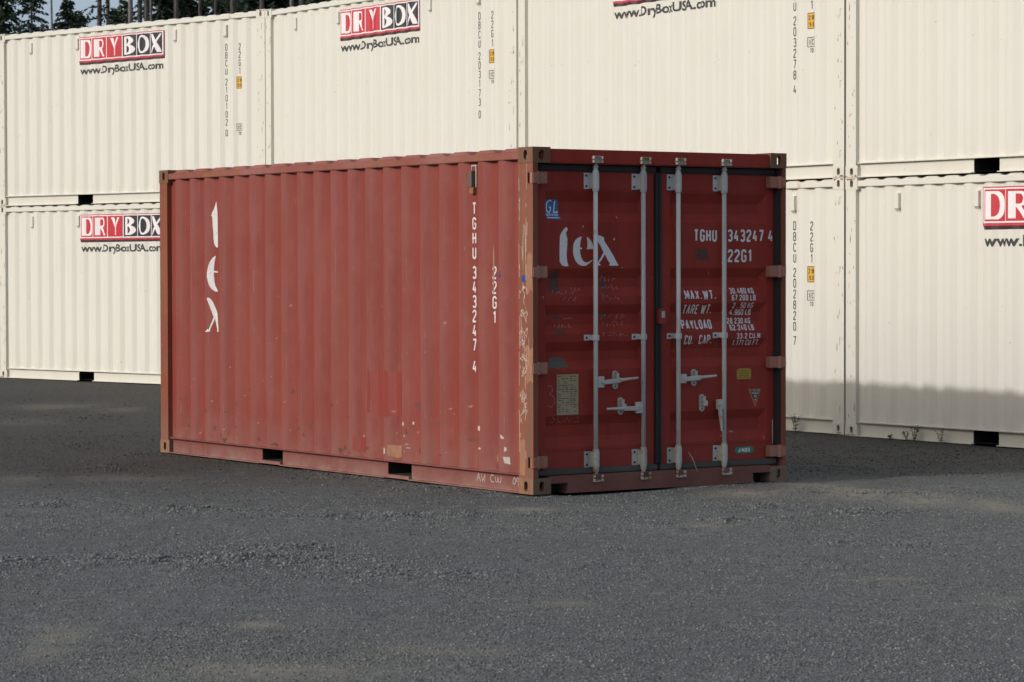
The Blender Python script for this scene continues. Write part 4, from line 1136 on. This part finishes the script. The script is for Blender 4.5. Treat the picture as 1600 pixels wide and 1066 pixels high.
# stickers
st = DD('sticker', [[[(.112 + SH, 2.205), (.245 + SH, 2.203), (.248 + SH, 2.10), (.262 + SH, 2.055), (.135 + SH, 2.058), (.120 + SH, 2.13)]]], 'blue', DL, .0016)
gl = [ribbon([(.190, 2.19), (.175, 2.198), (.155, 2.185), (.145, 2.15), (.150, 2.115), (.168, 2.105), (.182, 2.12), (.184, 2.145), (.170, 2.145)], .009), ribbon([(.222, 2.195), (.212, 2.108), (.244, 2.108), (.246, 2.12)], .009)]
gl = [[[(q_[0] + SH - .012 + .008, q_[1]) for q_ in p] for p in gr] for gr in gl]
decal('lettering', gl + text_polys('CERTIFIED', .132 + SH, 2.079, .018, .8, t=.0035, width=.105) + [ribbon([(.135 + SH, 2.066), (.245 + SH, 2.066)], .006)], None, door_map, DBRK, 1, M['logowhite'], DL, .0024)
pl = MB(); pl.box(DP + .0008, DP + .0035, .209 + SH, .409 + SH, .583, .888); plo = pl.build('data_plate', M['plate'], DL)
rs = random.Random(5); tp = []
for i in range(17):
    z = .870 - i * .0165
    for j in range(5):
        if rs.random() < .75: a = .220 + SH + j * .036; tp.append([rect(a, a + rs.uniform(.012, .032), z, z + .005)])
decal('plate_print', tp, None, lambda u, v, eps: (DP + .0035 + eps, u, v), [], 0, M['smudge'], plo, .0006)
yl = DD('sticker', [[[(1.940 + SH, .812), (2.080 + SH, .812), (2.082 + SH, .885), (2.055 + SH, .897), (1.965 + SH, .897), (1.938 + SH, .885)]]], 'yellowd', DR, .0014)
tp = [[rect(1.955 + SH, 2.065 + SH, .825 + i * .014, .828 + i * .014)] for i in range(5)]
DD('plate_print', tp, 'smudge', DR, .002)
DD('sticker', [[[(2.053 + SH, .735), (2.183 + SH, .735), (2.124 + SH, .585)]]], 'orange', DR, .0012)
DD('sticker', [[[(2.066 + SH, .733), (2.181 + SH, .734), (2.124 + SH, .612)]]], 'logoblack', DR, .0018)
DD('lettering', text_polys('ATTENTION', 2.066 + SH, .715, .015, .8, t=.004, width=.108) + [[rect(2.125 + SH - w, 2.125 + SH + w, z, z + .006)] for w, z in ((.042, .703), (.034, .692), (.018, .678), (.015, .668), (.006, .658), (.014, .645), (.010, .633))], 'chip', DR, .0024)
c = arc(1.945 + SH, .2535, .026, .0265, 90, 270, 8) + arc(2.083 + SH, .2535, .026, .0265, -90, 90, 8)
DD('sticker', [[c]], 'teal', DR, .0012)
DD('lettering', text_polys('JINDO', 1.950 + SH, .238, .032, .8, t=.0065, width=.125), 'logowhite', DR, .002)
DD('reflector', [[arc(2.275, .341, .016, .018, 0, 330, 12)]], 'logored', DR, .002)
mb = MB(); mb.box(DP + .001, DP + .005, 2.358, 2.364, .298, .485); mb.build('trim_strip', M['chip'], DR)
# paint smudges and scrawled writing on the left leaf
DD('paint_smudge', [[blotch(.235, .315, 1.49, 1.675, 20, .3, 41)], [blotch(.26, .33, 1.30, 1.335, 14, .3, 42)], [blotch(.235, .36, 1.195, 1.225, 14, .3, 44)], [blotch(.705, .745, 1.50, 1.62, 12, .35, 46)]], 'smudge', DL, .001)
DD('paint_smudge', [[blotch(.205, .385, .932, 1.020, 18, .2, 43)], [blotch(.69, .76, 1.315, 1.345, 14, .3, 45)]], 'smudgeg', DL, .001)
def scrawl(x, z, w, h, n, seed):
    r = random.Random(seed); out = []
    cx = x
    for i in range(n):
        pts = [(cx, z + r.uniform(0, h * .4))]
        for j in range(r.choice([2, 3, 4])): pts.append((cx + r.uniform(0, w / n * .9), z + r.choice([0, h * .5, h]) + r.uniform(-.1, .1) * h))
        out.append(ribbon(pts, .0036, joints=False)); cx += w / n
    return out
DD('chalk_scrawl', scrawl(.24, 1.495, .27, .045, 7, 1) + scrawl(.33, 1.43, .13, .038, 3, 2) + scrawl(.70, 1.585, .15, .045, 4, 3) + scrawl(.71, 1.525, .16, .04, 5, 4) + scrawl(.69, 1.445, .18, .04, 5, 5)
   + scrawl(.27, 1.238, .15, .03, 5, 6) + scrawl(.70, 1.30, .26, .035, 7, 7) + scrawl(.72, 1.245, .2, .035, 6, 8) + scrawl(.70, 1.17, .24, .03, 5, 9) + scrawl(.225, .525, .27, .045, 5, 10) + scrawl(.13, 1.3, .035, .08, 2, 11) + scrawl(.13, 1.46, .035, .05, 2, 12)
   + scrawl(1.30, 2.0, .0001, .001, 1, 13)
   + [ribbon([(.190, .80), (.225, .805), (.235, .77), (.205, .745), (.245, .72), (.255, .68), (.225, .645), (.19, .655)], .005)] + [ribbon([(.36, 1.305), (.44, 1.312)], .004)], 'chalk', DL, .0022)
DD('paint_smudge', [[blotch(1.60, 1.72, 1.75, 1.84, 16, .3, 51)]], 'smudge', DR, .001)
DD('scratch_marks', [[[(1.720, 1.655), (1.727, 1.66), (1.748, 1.633), (1.742, 1.63)]], [blotch(1.945, 1.985, .395, .41, 9, .4, 52)], [blotch(1.845, 1.855, .365, .38, 8, .3, 53)]], 'chalk', DR, .002)

# ------------------------------------------------------------------ weeds at the foot of the cream containers
WEED = NT('weed green'); WEEDM = WEED.fin((.045, .065, .025), .7); STEM = NT('weed stem').fin((.09, .07, .035), .8)
def weed(x, y, h, n, seed, label):
    r = random.Random(seed); mb = MB(); ml = MB()
    for i in range(n):
        a = r.uniform(0, 6.28); t = r.uniform(.1, .5); p = Vector((0, 0, 0)); pts = [p]
        for j in range(5):
            p = p + Vector((math.cos(a) * t, math.sin(a) * t, 1)).normalized() * h / 5 * r.uniform(.7, 1.1); pts.append(p); a += r.uniform(-.5, .5)
            for k in range(3):
                b = r.uniform(0, 6.28); d = Vector((math.cos(b), math.sin(b), r.uniform(.1, .6))).normalized(); w = d.cross(Vector((0, 0, 1))).normalized()
                l = r.uniform(.02, .05)
                ml.add([p, p + d * l * .5 + w * l * .22, p + d * l, p + d * l * .5 - w * l * .22], [(0, 1, 2, 3)])
        mb.tube(pts, .0022, 5)
    e = bpy.data.objects.new('weed', None); z = float(ground_h(np.array([x]), np.array([y]))[0]) - .006
    e.location = (x, y, z); link(e, None, label, 'weed', 'weeds along the foot of the cream containers')
    mb.build('stem', STEM, e, off=False); ml.build('leaves', WEEDM, e, off=False)
def row_pt(px, off=.05):
    """point on the gravel just in front of the wall, as a distance along it"""
    return px
def wall_pt(ri, lx, off):
    x, y, yaw = rows[ri][:3]; c, s = math.cos(yaw), math.sin(yaw); X = lx - L
    return x + X * c + off * s, y + X * s - off * c
for ri, lx, h, n, lab in ((2, 5.33, .20, 5, 'tallest weed sprig beside the red doors at the foot of the cream container'),
                          (2, 5.05, .07, 3, 'tiny weed tuft between the red container and the tall sprig'),
                          (3, .95, .10, 4, 'low weed tuft left of the two right hand sprigs by the cream wall'),
                          (3, 1.05, .17, 4, 'upright weed sprig against the right hand cream bottom rail'),
                          (3, 1.42, .16, 3, 'leaning weed sprig nearest the forklift pocket at the right'),
                          (3, .70, .05, 3, 'very small weed just right of the cream corner')):
    x, y = wall_pt(ri, lx, .04); weed(x, y, h, n, int(lx * 100), lab)

# ------------------------------------------------------------------ trees beyond the stacks
BARK = NT('bark'); _o = BARK.mapping((6, 6, 1.2))
BARKM = BARK.fin(BARK.mix(BARK.ramp(BARK.noise(_o, 3, 5, .7), .35, .7), (.035, .030, .028, 1), (.115, .105, .10, 1)), .9, 0, .1)
BARKL = NT('pale bark'); _o = BARKL.mapping((6, 6, 1.2))
BARKLM = BARKL.fin(BARKL.mix(BARKL.ramp(BARKL.noise(_o, 3, 5, .7), .35, .7), (.09, .085, .08, 1), (.22, .21, .20, 1)), .9, 0, .1)
def leafmat(n, a, b):
    s = NT(n); c = s.mix(s.ramp(s.noise(s.mapping((1, 1, 1)), 2.2, 4, .6), .35, .7), (*a, 1), (*b, 1)); return s.fin(c, .8, 0, .15)
LEAF = [leafmat('fir needles dark', (.018, .032, .020), (.035, .055, .030)), leafmat('fir needles', (.034, .052, .030), (.070, .092, .048)), leafmat('fir needles blue', (.024, .042, .034), (.045, .066, .048))]
def tree(px, Y, height, crown0, rmax, kind, leaf, trunk_r, label, seed, lean=0, pale=False, dens=1.0, droop=.3, spray=.16, shape=.8):
    r = random.Random(seed)
    X = (px - 800) / FPX * Y
    e = bpy.data.objects.new('conifer_tree', None); e.location = (X, Y, 0); link(e, None, label, 'tree', 'trees behind the stacked containers')
    mb = MB(); segs = 9
    P = [Vector((lean * (z / height) + r.uniform(-.02, .02), r.uniform(-.02, .02), z)) for z in [height * i / segs for i in range(segs + 1)]]
    P[0].z = -.1
    for i in range(segs): mb.cyl(P[i], P[i + 1], trunk_r * (1 - i / segs * .85) * (1.15 if i == 0 else 1), trunk_r * (1 - (i + 1) / segs * .85), n=8, cap=False)
    def at(z):
        f = max(0, min(segs - .001, z / height * segs)); i = int(f); return P[i].lerp(P[i + 1], f - i)
    lm = MB(); z = crown0
    if kind == 'dense': dens *= 2.1; spray *= 1.1
    while z < height - .05:
        f = (z - crown0) / (height - crown0)
        rr = rmax * (1 - f) ** shape + .05
        vis = 8.2 < z < 14.2
        nb = max(3, int((5 + 2.2 * dens) if vis else 4))
        for k in range(nb):
            if kind == 'sparse' and r.random() < .55: continue
            a = r.uniform(0, 6.283); ln = rr * r.uniform(.55, 1.1); c = at(z + r.uniform(-.08, .08))
            up = .35 if f > .75 else .05
            d = Vector((math.cos(a), math.sin(a), up)); q = c.copy(); prev = c
            st = 4; pts = [c]
            for j in range(st):
                q = q + (d.normalized()) * ln / st; d.z -= droop * (.6 + .6 * r.random()); d.z = max(d.z, -1.2); pts.append(q)
            if ln > .5: mb.cyl(pts[0], pts[2], .012 * (1 + ln * .4), .006, n=4, cap=False)
            sp = spray if vis else spray * 2.2
            ns = max(4, int(ln / sp * 3.6 * (dens if vis else .6)))
            for m_ in range(ns):
                t = ((m_ + r.random()) / ns) ** .85 * st; j = min(st - 1, int(t)); b = pts[j].lerp(pts[j + 1], t - j)
                dd = (pts[j + 1] - pts[j]).normalized(); sd = Vector((-dd.y, dd.x, 0)); sd = sd.normalized() if sd.length > .01 else Vector((1, 0, 0))
                o_ = (dd * r.uniform(.2, 1) + sd * r.uniform(-1.2, 1.2) + Vector((0, 0, r.uniform(-.75, .25)))).normalized()
                w = o_.cross(Vector((r.uniform(-1, 1), r.uniform(-1, 1), r.uniform(-.3, 1)))).normalized()
                s_ = sp * r.uniform(.5, 1.25)
                lm.add([b, b + o_ * s_ * .55 + w * s_ * .23, b + o_ * s_, b + o_ * s_ * .5 - w * s_ * .2], [(0, 1, 2), (0, 2, 3)])
        z += (r.uniform(.13, .24) if vis else r.uniform(.45, .7)) * (1.0 if kind != 'sparse' else 2.0)
    mb.build('trunk', BARKLM if pale else BARKM, e, off=False)
    if lm.v: lm.build('crown', leaf, e, off=False)
TREES = [ # px, Y, height, crown base, radius, kind, leaf, trunk radius, label
 (-38, 112, 24, 6, 2.0, 'dense', 0, .16, 'dark fir just outside the left edge, behind the first container', {}),
 (6, 108, 20, 6, 1.05, 'dense', 0, .13, 'dark dense fir at the extreme left above the first container corner', {}),
 (52, 104, 15.4, 5, 1.15, 'dense', 2, .10, 'bushy blue green fir, second tree from the left, with open upper branches', dict(droop=.15, dens=.75, spray=.17)),
 (31, 118, 11.8, 5, 2.1, 'dense', 1, .08, 'low rounded fir between the two leftmost trees', dict(dens=1.5)),
 (72, 120, 12.0, 5, 2.3, 'dense', 2, .08, 'low shadowy fir in the gap left of the thin pale pole trunk', dict(dens=1.5)),
 (93, 98, 26, 17, 2.0, 'sparse', 1, .055, 'thin leaning pole trunk of a tall fir, left of the pointed young fir', dict(lean=-.5, pale=True)),
 (108, 105, 11.85, 4, 2.5, 'dense', 1, .08, 'pointed young fir right of the thin pale pole trunk', dict(spray=.14, shape=.85, dens=1.5)),
 (126, 106, 11.35, 4, 2.5, 'dense', 0, .08, 'short young fir with its whole tip in view, above the logo left end', dict(spray=.14, shape=.85, dens=1.5)),
 (157, 100, 27, 10.6, 1.15, 'sparse', 0, .12, 'tall trunk carrying ragged dark foliage tufts above the container logo', dict(droop=.35, dens=1.5, lean=.1)),
 (171, 114, 27, 15, 2.0, 'sparse', 0, .12, 'thin dark straight trunk right of the ragged tufted fir', {}),
 (181, 108, 11.6, 4, 1.9, 'dense', 0, .07, 'small fir tip right of the dark straight trunk', dict(spray=.13, shape=.85, dens=1.5)),
 (196, 107, 11.95, 4, 2.2, 'dense', 1, .08, 'young pointed fir between the dark trunk and the grey trunk', dict(spray=.14, shape=.85, dens=1.5)),
 (207, 96, 29, 17, 2.5, 'sparse', 1, .115, 'thick pale grey trunk right of the young pointed fir', dict(pale=True)),
 (221, 101, 28, 12.3, 1.2, 'sparse', 0, .12, 'first of three close trunks above the logo right end', dict(dens=1.2)),
 (231, 96, 29, 15, 2.0, 'sparse', 0, .12, 'middle of three close trunks above the logo right end', {}),
 (238, 108, 28, 15, 1.6, 'sparse', 0, .07, 'thinnest and palest of the three close trunks above the logo', dict(pale=True)),
 (253, 110, 24, 6, 1.5, 'dense', 0, .13, 'dark full fir right of the three close trunks', {}),
 (278, 94, 30, 14, 2.2, 'sparse', 0, .12, 'grey brown trunk in front of the dark foliage, fourth lashing hook of the first container', {}),
 (298, 112, 22, 6, 1.2, 'dense', 0, .12, 'dark fir with sky showing through right of the grey brown trunk', dict(dens=.8)),
 (315, 98, 29, 13.0, 1.5, 'sparse', 2, .085, 'slim trunk standing beside the patch of sky', {}),
 (340, 99, 29, 11.0, 1.3, 'sparse', 0, .085, 'slim trunk right of the patch of sky with hanging branches', dict(dens=1.2)),
 (358, 110, 24, 6, 1.5, 'dense', 0, .12, 'full dark fir above the code letters of the first container', {}),
 (366, 97, 29, 15, 2, 'sparse', 0, .14, 'broad dark trunk above the code letters of the first container', {}),
 (392, 108, 25, 6, 1.7, 'dense', 2, .12, 'blue green fir left of the joint between the first two containers', {}),
 (412, 94, 30, 15, 2, 'sparse', 0, .12, 'brown trunk directly above the joint of the first two upper containers', {}),
 (430, 108, 24, 6, 1.6, 'dense', 0, .12, 'dark fir right of the container joint', {}),
 (458, 96, 30, 13, 2, 'sparse', 1, .09, 'pale slim trunk above the second container, left of its partner', dict(pale=True)),
 (473, 99, 30, 13, 2, 'sparse', 1, .09, 'pale slim trunk above the second container, right of its partner', dict(pale=True)),
 (470, 110, 24, 6, 1.8, 'dense', 0, .12, 'dark fir behind the two pale slim trunks', {}),
 (506, 106, 24, 6, 1.7, 'dense', 1, .12, 'last fir seen before the containers leave the top of the frame', {}),
 (545, 108, 24, 6, 1.8, 'dense', 0, .12, 'dark fir hidden behind the logo of the second upper container', {}),
]
for i, (px, Y, h, c0, rm, kd, lf, tr, lab, kw) in enumerate(TREES):
    tree(px, Y, h, c0, rm, kd, LEAF[lf], tr, lab, 100 + i, **kw)
# the deeper wood: one far mass on the right part
def far_wood():
    r = random.Random(77); lm = MB()
    for k in range(15000):
        px = 255 + 420 * r.random(); Y = r.uniform(135, 165); X = (px - 800) / FPX * Y
        z = r.uniform(6, 17.5)
        if px < 345 and r.random() < .72: continue
        col = math.sin(px * .21) + math.sin(px * .083 + 1)
        if r.random() < .15 + .2 * (col < -.6): continue
        b = Vector((X, Y, z)); o_ = Vector((r.uniform(-1, 1), r.uniform(-.5, .5), r.uniform(-1, .1))).normalized()
        w = o_.cross(Vector((r.uniform(-1, 1), 1, r.uniform(-1, 1)))).normalized(); s_ = r.uniform(.3, .8)
        lm.add([b, b + o_ * s_ * .5 + w * s_ * .3, b + o_ * s_, b + o_ * s_ * .5 - w * s_ * .3], [(0, 1, 2, 3)])
    lm.build('far_wood', LEAF[0], None, off=False, label='deep dark wood filling in behind the nearer trunks', cat='wood', kind='stuff')
far_wood()
for c in list(bpy.data.curves):
    if c.users == 0: bpy.data.curves.remove(c)
